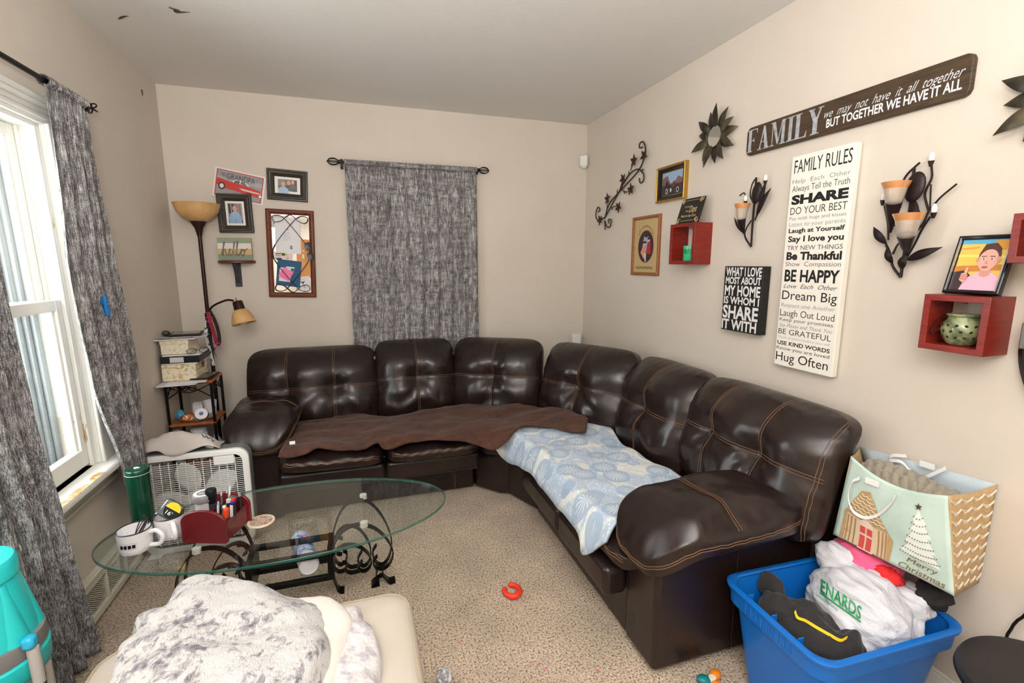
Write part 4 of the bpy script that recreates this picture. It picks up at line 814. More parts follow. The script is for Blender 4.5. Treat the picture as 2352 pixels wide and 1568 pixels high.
# family rules canvas
q = [(1822, 360), (1966, 325), (1912, 868), (1775, 835)]; dp = .034
P = [V(RP(u, v, dp)) for u, v in q]; x0 = (P[0].x + P[3].x) / 2; x1 = (P[1].x + P[2].x) / 2; zt = (P[0].y + P[1].y) / 2; zb = (P[2].y + P[3].y) / 2; w, h = x1 - x0, zt - zb
t = wthing('R', 'family_rules_canvas', 'tall white canvas printed with the FAMILY RULES list', 'canvas print', (x0 + x1) / 2, zb)
obj('canvas', MB().bx(-w / 2, w / 2, -dp, -.004, 0, h), mat('canvas_white', (238, 234, 224), .7, bump=(300, .15)), t, bevel=.004, seg=3)
RULES = [('FAMILY RULES', 515, 222, 140, 895, .0, 0, 25), ('Help  Each  Other', 505, 290, 262, 885, -.01, 0, 120), ('Always Tell the Truth', 502, 342, 304, 880, -.004, 0, 70), ('SHARE', 497, 420, 368, 862, .05, 0, 25), ('DO YOUR BEST', 490, 487, 442, 860, -.004, 0, 50), ('Pay with hugs and kisses', 486, 523, 502, 857, -.01, 0, 110), ('Listen to your parents', 483, 563, 537, 850, -.012, 0, 125), ('Laugh at Yourself', 480, 603, 577, 845, .03, 0, 40), ('Say I love you', 476, 660, 626, 835, .03, 0, 25), ('TRY NEW THINGS', 470, 713, 686, 832, .0, 0, 80), ('Be Thankful', 465, 773, 728, 827, .04, 0, 25), ('Show  Compassion', 460, 815, 787, 820, -.008, 0, 80), ('BE HAPPY', 452, 910, 840, 805, .03, 0, 25), ('Love  Each  Other', 447, 953, 927, 795, .0, .4, 80), ('Dream Big', 437, 1025, 970, 792, .0, 0, 30), ('Respect one Another', 432, 1073, 1049, 782, -.01, .1, 140), ('Laugh Out Loud', 425, 1130, 1089, 777, -.004, 0, 45), ('Keep your promises', 422, 1163, 1142, 770, .0, 0, 90), ('Say Please and Thank You', 420, 1200, 1177, 765, -.008, .35, 130), ('BE GRATEFUL', 414, 1245, 1211, 757, -.004, 0, 50), ('Think of others before yourself', 412, 1272, 1259, 750, -.012, 0, 150), ('USE KIND WORDS', 408, 1312, 1289, 750, .025, 0, 40), ('Know you are loved', 403, 1343, 1323, 748, .0, 0, 75), ('Hug Often', 397, 1412, 1358, 738, .0, 0, 30)]
for body, xl, yb, yt, xr, bold, shear, g in RULES:
    f = lambda X, Y: RP(1640 + X * .3571, 320 + Y * .3571, dp)
    (sa, za), (_, zc_), (sb_, _) = f(xl, yb), f(xl, yt), f(xr, yb); cc = (x0 + x1) / 2
    obj('lettering', text(MB(), body, max(sa - cc, -w * .47), min(sb_ - cc, w * .46), za - zb, zc_ - zb, -dp - .0006, bold, shear), paint((g, g, g)), t)
# what I love sign
f = lambda X, Y, d_: RP(1640 + X * .3571, 320 + Y * .3571, d_)
dp = .045; P = [V(f(X, Y, dp)) for X, Y in ((75, 812), (322, 820), (284, 1262), (41, 1216))]; x0 = (P[0].x + P[3].x) / 2; x1 = (P[1].x + P[2].x) / 2; zt = (P[0].y + P[1].y) / 2; zb = (P[2].y + P[3].y) / 2; w, h = x1 - x0, zt - zb
t = wthing('R', 'box_sign', 'black box sign with white sentence about home', 'sign', (x0 + x1) / 2, zb)
obj('box', MB().bx(-w / 2, w / 2, -dp, -.002, 0, h), mat('sign_black', (26, 25, 25), .55, var=(50, (40, 38, 36), .5, .7)), t, bevel=.002)
for body, xl, yb, yt, xr in (('WHAT I LOVE', 78, 875, 824, 308), ('MOST ABOUT', 75, 925, 884, 303), ('MY HOME', 68, 998, 938, 297), ('IS WHOM I', 63, 1050, 1007, 290), ('SHARE', 55, 1140, 1064, 282), ('IT WITH', 48, 1208, 1150, 272)):
    (sa, za), (_, zc_), (sb_, _) = f(xl, yb, dp), f(xl, yt, dp), f(xr, yb, dp); cc = (x0 + x1) / 2
    obj('lettering', text(MB(), body, sa - cc, sb_ - cc, za - zb, zc_ - zb, -dp - .0006, .03), paint((226, 226, 224)), t)
# candle sconces
M_sc = mat('sconce_bronze', (44, 32, 30), .4, .4); M_bulb = mat('crystal_bud', (244, 240, 232), .08, 0, None, None, .6)
def amber():
    m = mat('amber_glass', (246, 236, 224), .22, coat=.6); t_ = NT(m); sx_ = t_.add('ShaderNodeSeparateXYZ'); t_.ln(t_.coord(), sx_.inputs[0])
    m.node_tree.nodes['Principled BSDF'].inputs['Transmission Weight'].default_value = .75; return m
M_amb = amber(); M_rim = mat('amber_rim', (216, 152, 98), .15, .2, coat=.5)
def sconce(name, label, org, sc, ref, stems, cups, buds, leaves, bulbs):
    F = lambda X, Y, off=.02: RP(org[0] + X * sc, org[1] + Y * sc, off)
    s0, z0 = F(*ref); t = wthing('R', name, label, 'candle sconce', s0, z0)
    def p(X, Y, off=.02): a_, b_ = F(X, Y, off); return V((a_ - s0, -off, b_ - z0))
    mb = MB()
    for pts, r in stems: mb.tube([p(*q) for q in pts], r, 7, 30)
    obj('stem', mb, M_sc, t)
    for c0, c1, wd_ in leaves: obj('leaf', MB().leaf(p(*c0), p(*c1), wd_, (0, -1, 0), .3, 12, .01), M_sc, t)
    for c, a_, b_ in buds: obj('seed_pod', MB().ball((0, 0, 0), (a_, .012, b_), 10, Matrix.Translation(p(*c)) @ Matrix.Rotation(.15, 4, 'Y')), M_sc, t)
    for top, bot, r, hold in cups:
        a_, b_ = p(*top), p(*bot); hh = a_.z - b_.z; Mx = TR((a_.x * .5 + b_.x * .5, a_.y, b_.z))
        pr = [(r * .42, 0), (r * .55, hh * .1), (r * .66, hh * .4), (r * .78, hh * .72)]
        obj('glass_cup', MB().lathe(pr + [(r * .76, hh * .72), (r * .62, hh * .4), (r * .5, hh * .12), (0, hh * .08)], 28, Mx, True, False), M_amb, t, ang=60)
        obj('cup_rim', MB().lathe([(r * .78, hh * .72), (r * 1.0, hh), (r * .97, hh), (r * .75, hh * .72)], 28, Mx, False, False), M_rim, t, ang=60)
        e = p(*hold); obj('cup_holder', MB().tube([e, V((Mx.translation.x, a_.y, b_.z)).lerp(e, .4), V((Mx.translation.x, a_.y, b_.z + hh * .14))], lambda q: r * (.08 + .5 * q), 12, 12), M_sc, t)
    for c, up in bulbs:
        a_ = p(*c); obj('crystal_bud', MB().ball(a_ + V((0, 0, .008)), (.0085, .0085, .017), 9), M_bulb, t); obj('bud_cup', MB().cyl(a_ + V((0, 0, -.022)), a_ + V((0, 0, -.004)), .004, .009), M_sc, t)
    return t
sconce('candle_sconce', 'smaller flower stem sconce with one amber glass cup, above the black box sign', (1640, 320), .3571, (238, 690),
       [([(238, 690), (250, 520), (262, 380), (272, 245)], .005), ([(238, 690), (205, 640), (195, 600)], .004), ([(240, 520), (210, 570), (200, 620), (238, 690)], .003), ([(272, 245), (245, 290), (233, 360), (255, 410)], .003), ([(262, 520), (300, 430), (318, 360), (330, 290)], .0035), ([(165, 362, .05), (180, 350, .05), (195, 345, .05), (207, 372, .05)], .003)],
       [((176, 415, .07), (182, 522, .07), .036, (195, 612, .03))], [((274, 345, .03), .028, .05)], [((270, 500, .02), (367, 310, .03), .03), ((300, 440, .03), (326, 285, .035), .026), ((195, 610, .05), (130, 500, .08), .016)], [((331, 260, .03), 1), ((203, 392, .05), 1)])
sconce('candle_sconce', 'larger flower stem sconce with two amber glass cups, beside the white canvas', (1980, 320), .3444, (258, 920),
       [([(258, 920), (283, 750), (318, 480), (340, 300), (347, 190)], .005), ([(385, 155), (345, 190), (300, 235), (272, 290), (275, 360), (310, 405), (335, 420)], .0035), ([(258, 920), (205, 845), (185, 760), (160, 700)], .0045), ([(175, 670), (172, 560), (150, 440)], .0035), ([(205, 765), (240, 700), (290, 670)], .0035), ([(290, 800), (350, 700), (400, 600), (455, 515)], .0035), ([(335, 640), (400, 570), (445, 480)], .0035), ([(445, 480), (420, 380), (430, 330), (465, 255), (463, 170)], .0035), ([(455, 470), (520, 390), (632, 296)], .003), ([(330, 420), (380, 480), (385, 560), (345, 640)], .003), ([(200, 570), (255, 580)], .003), ([(452, 480), (460, 300)], .0025)],
       [((226, 285, .08), (212, 440, .08), .043, (190, 620, .03)), ((297, 495, .09), (308, 662, .09), .045, (298, 770, .03))], [((352, 318, .035), .032, .05)],
       [((165, 700, .02), (76, 583, .03), .028), ((295, 805, .02), (537, 718, .04), .03), ((262, 870, .02), (300, 760, .03), .03), ((205, 830, .02), (165, 720, .03), .024), ((345, 400, .03), (378, 560, .03), .03)], [((141, 398, .03), 1), ((463, 135, .03), 1), ((480, 480, .03), 1)])
# round object cut by the frame's edge
p = RP(2336, 812, .02); t = wthing('R', 'round_wall_ornament', 'round black ornament low on the wall, mostly beyond the picture edge', 'wall ornament', p[0] + .30, p[1] + .035)
obj('rim', MB().lathe([(.24, 0), (.30, 0), (.30, .02), (.285, .032), (.25, .026), (.24, .012)], 64, TR((0, 0, 0), PI / 2), False, False), M_black, t)
obj('face', MB().lathe([(0, .004), (.25, .004), (.25, .012), (0, .012)], 48, TR((0, 0, 0), PI / 2)), mat('slate_face', (52, 50, 54), .4), t)
mb = MB(); mb.box((-.285, -.034, .02), (.014, .01, .075)); obj('clasp', mb, mat('pewter', (120, 118, 112), .4, .6), t, bevel=.003)
# ------------------------------------------------------------------ floor lamp
lx, ly = -.936, 3.55
lamp = thing('floor_lamp', 'dark bronze floor lamp with amber bowl shade and a small side reading lamp', 'floor lamp', (lx, ly, 0))
def shade_mat():
    m = mat('amber_shade', (208, 164, 108), .35); t = NT(m); t.ln(t.ramp(t.noise(t.coord(), 14, 4), [(.35, lin((200, 152, 96))), (.65, lin((216, 176, 122)))]), t.b.inputs['Base Color']); t.b.inputs['Subsurface Weight'].default_value = .15; t.b.inputs['Subsurface Radius'].default_value = (.02, .015, .01); return m
M_sh = shade_mat(); zt = 1.868
obj('base', MB().lathe([(0, 0), (.092, 0), (.095, .008), (.09, .02), (.03, .032), (.014, .045), (0, .045)], 40), M_bronze, lamp)
obj('pole', MB().cyl((0, 0, .03), (0, 0, zt - .19), .0115), M_bronze, lamp)
obj('socket_cone', MB().lathe([(0, zt - .20), (.014, zt - .20), (.016, zt - .185), (.024, zt - .15), (.046, zt - .112), (.046, zt - .108), (0, zt - .108)], 28), M_bronze, lamp)
obj('bowl_shade', MB().lathe([(.0, zt - .112), (.046, zt - .110), (.085, zt - .088), (.115, zt - .05), (.129, zt), (.126, zt), (.111, zt - .05), (.082, zt - .084), (0, zt - .104)], 48, None, False, False), M_sh, lamp, ang=70)
mb = MB(); mb.ball((.012, -.032, zt - .117), .0035, 6); obj('pull_knob', mb, paint((230, 228, 222), .3), lamp)
sd = uy(536, 690, 3.47) - V((lx, ly, 0)); jz = uy(470, 722, ly).z
pts = [(.012, -.01, jz - .02), (.02, -.03, jz + .03), (.06, -.05, jz + .065), (.13, -.065, sd.z + .002), (sd.x, sd.y, sd.z)]
obj('side_arm', MB().tube(pts, .0065, 10, 30), M_bronze, lamp)
obj('clamp', MB().cyl((0, 0, jz - .04), (0, 0, jz + .01), .017), M_bronze, lamp)
hc = uy(548, 702, 3.46) - V((lx, ly, 0)); ax = V((.24, -.18, -1)).normalized(); q = ax.to_track_quat('Z', 'Y').to_matrix().to_4x4(); Mx = Matrix.Translation(hc) @ q
obj('lamp_socket', MB().lathe([(0, -.03), (.026, -.03), (.03, -.022), (.032, .02), (.034, .03), (0, .03)], 24, Mx), M_bronze, lamp)
obj('side_shade', MB().lathe([(.03, .024), (.048, .04), (.062, .075), (.072, .118), (.070, .118), (.058, .075), (.044, .044), (.02, .03)], 40, Mx, False, False), M_sh, lamp, ang=70)
obj('bulb', MB().ball(Mx @ V((0, 0, .10)), .026, 8), paint((236, 232, 224), .2), lamp)
obj('switch', MB().tube([Mx @ V((0, 0, -.03)), Mx @ V((-.003, 0, -.045)), Mx @ V((-.008, 0, -.052))], .0025, 6), M_black, lamp)
# leash and lanyard on the lamp
wx, wz = lx, jz
t = thing('pet_harness', 'red and black pet leash with pink buckles hung on the lamp arm', 'leash', (lx + .02, ly - .05, jz + .02))
mb = MB(); mb.ribbon([(-.004, 0, -.0), (.006, -.012, -.06), (.022, -.012, -.15), (.03, -.01, -.21)], (1, 0, .1), .003, .022, 16); obj('strap', mb, mat('red_strap', (168, 36, 58), .7, var=(140, (110, 20, 40), .4, .6)), t)
mb = MB(); mb.ribbon([(.004, .0, .01), (.026, .004, -.05), (.042, .004, -.13), (.044, -.004, -.20), (.034, -.008, -.22)], (1, 0, .15), .003, .02, 18); mb.ribbon([(-.006, .006, .0), (-.016, .004, -.1), (-.006, .002, -.2), (.004, .0, -.25)], (1, 0, 0), .003, .014, 14); obj('strap', mb, mat('black_strap', (34, 26, 32), .7), t)
M_pk = mat('pink_plastic', (206, 62, 150), .35)
for z in (-.045, -.215):
    mb = MB(); xx = .004 if z > -.1 else .031; mb.tube([(xx - .02, -.017, z + .012), (xx + .018, -.017, z + .014), (xx + .02, -.017, z - .013), (xx - .018, -.017, z - .015)], .003, 6, 0, True); obj('buckle', mb, M_pk, t)
obj('chain', MB().tube([(.02, -.01, -.225), (.012, -.012, -.26), (.022, -.012, -.29)], .0025, 5, 12), mat('chain_steel', (130, 124, 118), .35, .9), t)
t = thing('lanyard', 'white printed lanyard hanging beside the lamp pole', 'lanyard', (lx - .0, ly - .04, jz - .03))
mb = MB(); mb.ribbon([(.004, 0, .0), (-.008, -.01, -.10), (.004, -.008, -.20), (.016, -.006, -.30)], (1, 0, .06), .002, .017, 18); obj('strap', mb, paint((216, 222, 226), .6), t)
mb = MB()
for k in range(5): mb.box((-.004 + .004 * k - .001 * (2 - k) ** 2, -.013, -.055 - .052 * k), (.009, .002, .014))
obj('print', mb, paint((60, 76, 100), .6), t)

# ------------------------------------------------------------------ corner rack and what stands on it
x0, x1, y0, y1 = -1.125, -.868, 3.235, 3.475
rack = thing('shelf_rack', 'small three tier rack with wooden shelves and thin black metal posts in the corner', 'shelf', ((x0 + x1) / 2, (y0 + y1) / 2, 0))
M_shw = wood('honey_shelf', (150, 84, 40), (178, 104, 54), .35, (8, 2, 2), 4)
SHZ = (.80, .545, .28)
for z in SHZ: obj('shelf', MB().bx(x0, x1, y0, y1, z - .016, z), M_shw, rack, True, bevel=.003)
for x in (x0 + .012, x1 - .008):
    for y in (y0 + .008, y1 - .008): obj('post', MB().cyl((x, y, 0), (x, y, .785), .0085, n=12), M_black, rack, True)
mb = MB(); xa, xb = x0 + .012, x1 - .008; xm = (xa + xb) / 2
for y in (y0 + .004, y1 - .004):
    mb.tube([(xa, y, .70), (xm, y, .765), (xb, y, .70)], .0035, 6, 20); mb.tube([(xa, y, .78), (xm, y, .735), (xb, y, .78)], .003, 6, 20)
    for sg in (-1, 1): mb.tube([(xm + sg * (.02 + .018 * math.cos(q)), y, .762 + .016 * math.sin(q)) for q in [2 * PI * i / 14 for i in range(14)]], .003, 6, 0, True)
for x in (xa, xb): mb.tube([(x, y0 + .01, .70), (x, (y0 + y1) / 2, .765), (x, y1 - .01, .70)], .0035, 6, 20); mb.tube([(x, y0 + .01, .78), (x, (y0 + y1) / 2, .735), (x, y1 - .01, .78)], .003, 6, 20)
obj('scrollwork', mb, M_black, rack, True)
def floral(name, c1, c2, sc, th_=.56):
    m = mat(name, c1, .6); t = NT(m); f = t.noise(t.coord(), sc, 2, .5, 1.5); t.ln(t.ramp(f, [(th_ - .03, lin(c1)), (th_ + .02, lin(c2))]), t.b.inputs['Base Color']); return m
zz = SHZ[0] + .001
def pt(u, v, y=3.25): return uy(u, v, y)
t = thing('paper_stack', 'loose white papers overhanging the front of the top shelf', 'papers', (-1.0, 3.26, zz))
for k, (dx, dy, w, d, r) in enumerate(((-.035, -.02, .19, .2, .06), (-.02, -.035, .2, .16, -.04), (.01, .0, .2, .2, .1))): obj('sheet', MB().box((dx, dy, .0015 + .0032 * k), (w, d, .0028), TR((0, 0, 0), 0, 0, r)), paint((232, 230, 234) if k != 1 else (214, 212, 216), .6), t)
zz += .0105
bx0 = -1.118
t = thing('magazine_holder', 'cream floral cardboard file box at the bottom of the stack', 'box', (bx0 + .09, 3.345, zz))
M_fl = floral('cream_floral', (232, 222, 196), (198, 174, 118), 34)
obj('box', MB().bx(-.09, .085, -.115, .11, 0, .098), M_fl, t, bevel=.003); mb = MB(); mb.add([V((.086, -.06, .06)), V((.086, .05, .05)), V((.086, .075, .094)), V((.086, -.055, .094))], [(0, 1, 2, 3)]); obj('flap', mb, mat('kraft_beige', (198, 178, 146), .6), t, solid=.003)
obj('finger_hole', MB().lathe([(0, 0), (.013, 0), (.013, .003), (0, .003)], 20, TR((.087, .01, .078), 0, PI / 2)), paint((96, 60, 44)), t)
z1 = zz + .099
t = thing('folder_stack', 'thin stack of black and white folders between the two cream boxes', 'folders', (bx0 + .1, 3.34, z1))
obj('sheet', MB().box((0, .0, .004), (.185, .22, .007), TR((0, 0, 0), 0, 0, -.05)), paint((226, 224, 222)), t); obj('binder', MB().bx(-.1, .1, -.115, .11, .008, .05), mat('binder_black', (24, 24, 26), .4), t, bevel=.004)
obj('label_card', MB().bx(-.05, .02, -.1165, -.115, .013, .044), paint((206, 202, 206)), t); obj('sheet', MB().box((0.004, 0, .054), (.19, .22, .007), TR((0, 0, 0), 0, 0, .04)), paint((228, 226, 224)), t)
gl = thing('eyeglasses', 'thin dark eyeglasses lying on the black binder', 'glasses', (bx0 + .192, 3.245, z1 + .0585), .5)
def glasses(t, k=1):
    mb = MB()
    for sg in (-1, 1): mb.tube([(sg * .032 + .024 * math.cos(q), 0, .017 + .016 * math.sin(q)) for q in [2 * PI * i / 18 for i in range(18)]], .0016, 6, 0, True); mb.tube([(sg * .056, 0, .022), (sg * .056, .05, .018), (sg * .05, .11, .004)], .0016, 6, 12)
    mb.tube([(-.009, 0, .02), (0, -.001, .024), (.009, 0, .02)], .0015, 6, 8); obj('frame', mb, M_black, t)
glasses(gl)
z2 = z1 + .0595
t = thing('keepsake_box', 'smaller cream box with faint pattern above the black binder', 'box', (bx0 + .075, 3.34, z2))
obj('box', MB().bx(-.07, .07, -.1, .1, 0, .082), floral('cream_faint', (232, 224, 204), (216, 200, 164), 40), t, bevel=.003); obj('lid', MB().bx(-.073, .073, -.103, .103, .06, .084), MATS['cream_faint'], t, bevel=.003)
z3 = z2 + .0855
t = thing('mail_pile', 'messy pile of letters on top of the cream boxes', 'papers', (bx0 + .09, 3.34, z3))
for k, (dx, w, d, r, c) in enumerate(((-.02, .2, .2, .12, (222, 220, 222)), (.02, .2, .16, -.1, (196, 192, 192)), (.045, .17, .15, .25, (208, 206, 210)), (-.01, .18, .19, .0, (176, 170, 168)))): obj('sheet', MB().box((dx, -.01, .002 + .0045 * k), (w, d, .004), TR((0, 0, 0), 0, 0, r)), paint(c), t)
t = thing('tablet', 'black cased tablet on the letter pile, topmost of the stack', 'tablet', (bx0 + .11, 3.33, z3 + .019), .15)
obj('case', MB().bx(-.075, .09, -.08, .08, 0, .012), mat('case_black', (24, 24, 26), .35), t, bevel=.004); obj('screen', MB().bx(-.06, .078, -.07, .07, .012, .013), mat('grey_screen', (120, 112, 104), .12), t)
t = thing('camera_case', 'small dark lumpy pouch beside the topmost tablet', 'pouch', (bx0 + .035, 3.26, z3 + .019)); obj('body', MB().ball((0, 0, .019), (.022, .02, .018), 8), mat('pouch_grey', (74, 66, 58), .5, var=(40, (30, 28, 28), .45, .55)), t)
t = thing('tablet', 'black tablet with dark screen at the front corner of the top shelf', 'tablet', (-.935, 3.31, SHZ[0] + .012), -.12)
obj('body', MB().bx(-.065, .065, -.085, .09, 0, .010), MATS['case_black'], t, bevel=.003); obj('screen', MB().bx(-.055, .055, -.072, .076, .01, .0108), mat('brown_screen', (86, 74, 64), .1), t)
# middle shelf
zz = SHZ[1] + .001; t = thing('tray', 'oval silver tray of clutter on the middle shelf', 'tray', (-.985, 3.31, zz))
obj('dish', MB().lathe([(0, 0), (.07, 0), (.088, .014), (.09, .018), (.086, .018), (.068, .004), (0, .004)], 36, Matrix.Diagonal((1.15, .85, 1, 1))), mat('silver_tray', (176, 172, 168), .25, .8), t)
def lump(mb, c, r, seed, amp=.25, n=14, M=None):
    b = MB().ball((0, 0, 0), 1, n)
    for p in b.v: p *= 1 + amp * noise.noise(p * 1.6 + V((seed, 0, 0)))
    return mb.add([V((c[0] + p.x * r[0], c[1] + p.y * r[1], c[2] + p.z * r[2])) for p in b.v], b.f, M)
def snack(name, label, c, r, col, seed, cat='packet', stripe=None):
    t = thing(name, label, cat, c); obj('wrapper', lump(MB(), (0, 0, r[2] * .9), r, seed, .4), floral('wrap_%s' % name, col, stripe or (232, 226, 220), 30, .54), t)
snack('snack_packet', 'orange and cream crinkled snack packet on the tray', (-1.03, 3.28, zz + .006), (.04, .03, .02), (192, 88, 40), 3, 'packet', (228, 208, 170))
t = thing('paper_roll', 'white paper roll with red rim standing tilted on the tray', 'roll', (-.95, 3.27, zz + .04)); Mx = TR((0, 0, 0), math.radians(62), 0, .2)
obj('body', MB().lathe([(0, -.02), (.034, -.02), (.036, .0), (.034, .02), (.028, .021), (0, .021)], 28, Mx), paint((236, 234, 236), .5), t); obj('print', MB().lathe([(.0, .0215), (.012, .0215), (.012, .0222), (0, .0222)], 8, Mx), paint((96, 104, 170)), t); obj('rim', MB().lathe([(.036, -.006), (.0375, 0), (.036, .006)], 28, Mx, False, False), paint((190, 40, 50)), t)
snack('blue_wrapper', 'crumpled light blue wrapper at the end of the tray', (-1.075, 3.31, zz + .01), (.022, .02, .03), (70, 150, 190), 8, 'wrapper', (90, 170, 206))
t = thing('paper_cup', 'white paper cup behind the tray on the middle shelf', 'cup', (-.935, 3.40, zz)); obj('body', MB().lathe([(0, 0), (.03, 0), (.038, .09), (.036, .09), (.028, .004), (0, .004)], 28), paint((234, 232, 232), .5), t); obj('print', MB().box((.02, -.034, .05), (.012, .002, .016), TR((0, 0, 0), 0, 0, .3)), paint((120, 120, 126)), t)
t = thing('carton', 'white carton beside the paper cup on the middle shelf', 'carton', (-1.0, 3.41, zz)); obj('body', MB().bx(-.03, .025, -.02, .02, 0, .075), paint((226, 226, 228), .5), t, bevel=.002); obj('flap', MB().box((0, -.0, .08), (.05, .03, .006), TR((0, 0, 0), .2)), paint((226, 226, 228), .5), t)
# lower shelf
zz = SHZ[2] + .001
t = thing('wipes_tub', 'white and purple tub on the lowest visible shelf', 'tub', (-1.0, 3.36, zz)); obj('body', MB().lathe([(0, 0), (.046, 0), (.048, .01), (.048, .16), (.042, .17), (0, .17)], 32), paint((226, 230, 236), .4), t); obj('label_wrap', MB().lathe([(.0485, .02), (.0485, .14)], 32, None, False, False), mat('purple_label', (62, 58, 150), .4, var=(18, (40, 44, 110), .4, .6)), t); obj('lid', MB().lathe([(0, .17), (.046, .17), (.046, .19), (.03, .20), (0, .20)], 32), paint((230, 230, 232), .4), t)
t = thing('spray_bottle', 'bottle with a light blue neck on the lower shelf', 'bottle', (-.90, 3.33, zz)); obj('body', MB().lathe([(0, 0), (.03, 0), (.032, .01), (.03, .11), (.012, .14), (.012, .15), (0, .15)], 24), paint((214, 218, 224), .35), t); obj('nozzle', MB().box((.004, -.01, .175), (.022, .05, .05), TR((0, 0, 0), 0, .35)), mat('sky_plastic', (96, 160, 204), .35), t, bevel=.008)
t = thing('scissors', 'blue handled scissors leaning on the lower shelf', 'scissors', (-.96, 3.27, zz)); obj('handle', MB().tube([(-.03, 0, .16), (.0, 0, .10), (.014, 0, .075)], lambda q: .011 - .004 * q, 10, 12), mat('royal_plastic', (48, 84, 190), .35), t); obj('blade', MB().leaf((.01, 0, .08), (.05, 0, .0), .016, (0, -1, 0), .1), paint((200, 204, 210), .25), t)
p = uy(405, 988, 3.29); t = thing('cap_bottle', 'small bottle with a white cap at the side of the lower shelf', 'bottle', (p.x, 3.29, zz)); hb_ = p.z - zz
obj('body', MB().lathe([(0, 0), (.024, 0), (.025, .004), (.025, hb_ - .045), (.016, hb_ - .03), (.016, hb_ - .02), (0, hb_ - .02)], 24), paint((190, 196, 204), .3), t); obj('cap', MB().lathe([(0, hb_ - .026), (.02, hb_ - .026), (.02, hb_ - .002), (.018, hb_), (0, hb_)], 24), paint((234, 232, 230), .4), t)

# ------------------------------------------------------------------ box fan with cap on it
fx, fy, fw_, fh = -.850, 2.72, .505, .535
fan = thing('box_fan', 'white box fan standing on the carpet with two pale blades showing', 'fan', (fx, fy, 0))
M_fw = mat('fan_white', (226, 225, 222), .35); M_fg = mat('fan_grey', (112, 114, 116), .5)
def rr(w, h, r, y, n=6, cx=0, cz=0):
    P = []
    for sx_, sz_, a0 in ((1, 1, 0), (-1, 1, PI / 2), (-1, -1, PI), (1, -1, 3 * PI / 2)):
        for k in range(n + 1): a_ = a0 + PI / 2 * k / n; P.append(V((cx + sx_ * (w / 2 - r) + r * math.cos(a_), y, cz + sz_ * (h / 2 - r) + r * math.sin(a_))))
    return P
cz = fh / 2 + .004
obj('housing', MB().loft([rr(fw_ - .01, fh - .01, .05, .006, cz=cz), rr(fw_, fh, .055, .022, cz=cz), rr(fw_, fh, .055, .088, cz=cz), rr(fw_ - .02, fh - .02, .05, .09, cz=cz), rr(fw_ - .02, fh - .02, .05, .03, cz=cz)], True, False, False), M_fg, fan)
mb = MB(); mb.loft([rr(fw_, fh, .055, .024, cz=cz), rr(fw_, fh, .055, .004, cz=cz), rr(fw_ - .012, fh - .012, .05, 0, cz=cz), rr(fw_ - .06, fh - .06, .04, .002, cz=cz), rr(fw_ - .06, fh - .06, .04, .014, cz=cz)], True, False, False)
obj('front_bezel', mb, M_fw, fan)
mb = MB(); g = fw_ / 2 - .028
for k in range(1, 12): x = -g + 2 * g * k / 12; mb.box((x, .006, cz), (.003, .006, 2 * g))
for k in range(1, 42): mb.box((0, .004, cz - g + 2 * g * k / 42), (2 * g, .004, .0023))
obj('front_grille', mb, M_fw, fan)
mb = MB()
for k in range(1, 12): mb.box((0, .088, cz - g + 2 * g * k / 12), (2 * g, .003, .003))
for k in range(1, 8): mb.box((-g + 2 * g * k / 8, .088, cz), (.003, .003, 2 * g))
obj('rear_grille', mb, mat('grille_dark', (58, 58, 60), .6), fan)
for k in range(5):
    a_ = math.radians(108 + 72 * k); mb = MB()
    def bl(i, j, a_=a_):
        r = .05 + .17 * j; wd_ = .070 * math.sin(PI * min(1, .22 + .78 * j)) ** .8 * (.55 + .75 * j if j < .8 else 1.15); x = (i - .5) * 2 * wd_
        return V((r * math.cos(a_) - x * math.sin(a_), .04 + .22 * x * (1 - .5 * j), cz + r * math.sin(a_) + x * math.cos(a_)))
    obj('blade', mb.grid(9, 12, bl), M_fw, fan, solid=.002)
obj('hub', MB().lathe([(0, .0), (.055, .0), (.055, .04), (.045, .045), (0, .045)], 30, TR((0, .06, cz), PI / 2)), M_fw, fan)
obj('control_plate', MB().bx(.09, .185, -.002, .008, cz + g - .036, cz + g + .01), M_fw, fan, bevel=.002)
mb = MB(); mb.tube([(-.10, .05, cz + fh / 2 - .004), (-.092, .05, cz + fh / 2 + .026), (.03, .05, cz + fh / 2 + .028), (.055, .05, cz + fh / 2 + .012), (.085, .05, cz + fh / 2 + .004)], .008, 8, 30); obj('handle', mb, M_fw, fan)
mb = MB(); mb.bx(-.24, -.18, -.03, .12, 0, .01); mb.bx(.18, .24, -.03, .12, 0, .01); obj('foot', mb, M_fw, fan, bevel=.003)
t = thing('baseball_cap', 'crumpled beige cap with dark script resting on the white fan', 'cap', (fx - .10, fy + .05, fh + .006))
M_cap = mat('cap_beige', (196, 186, 180), .9, bump=(160, .2))
cf = resample([uy(u, v, 2.712) for u, v in ((330, 1040), (362, 1036), (385, 1047), (410, 1046), (440, 1034), (470, 1023), (490, 1024), (506, 1028))], 60)
cm = resample([uy(u, v, 2.765) for u, v in ((330, 1015), (362, 1004), (395, 991), (430, 993), (470, 999), (492, 1010), (508, 1024))], 60)
cb_ = resample([V((p.x, 2.84, .548)) for p in cm], 60)
def capf(i, j):
    k = min(int(round(i * 59)), 59); a_, m_, b_ = cf[k], cm[k], cb_[k]
    q = a_ * ((1 - j) * (1 - 2 * j)) + m_ * (4 * j * (1 - j)) + b_ * (j * (2 * j - 1)); w_ = math.sin(PI * j)
    return q + V((0, 0, w_ * (.010 * noise.noise(V((q.x * 16, q.y * 16, 2))) + .004 * noise.noise(V((q.x * 45, q.y * 45, 7))))))
obj('crown', MB().grid(60, 26, capf), M_cap, t, True, solid=.003, ang=80)
mb = MB()
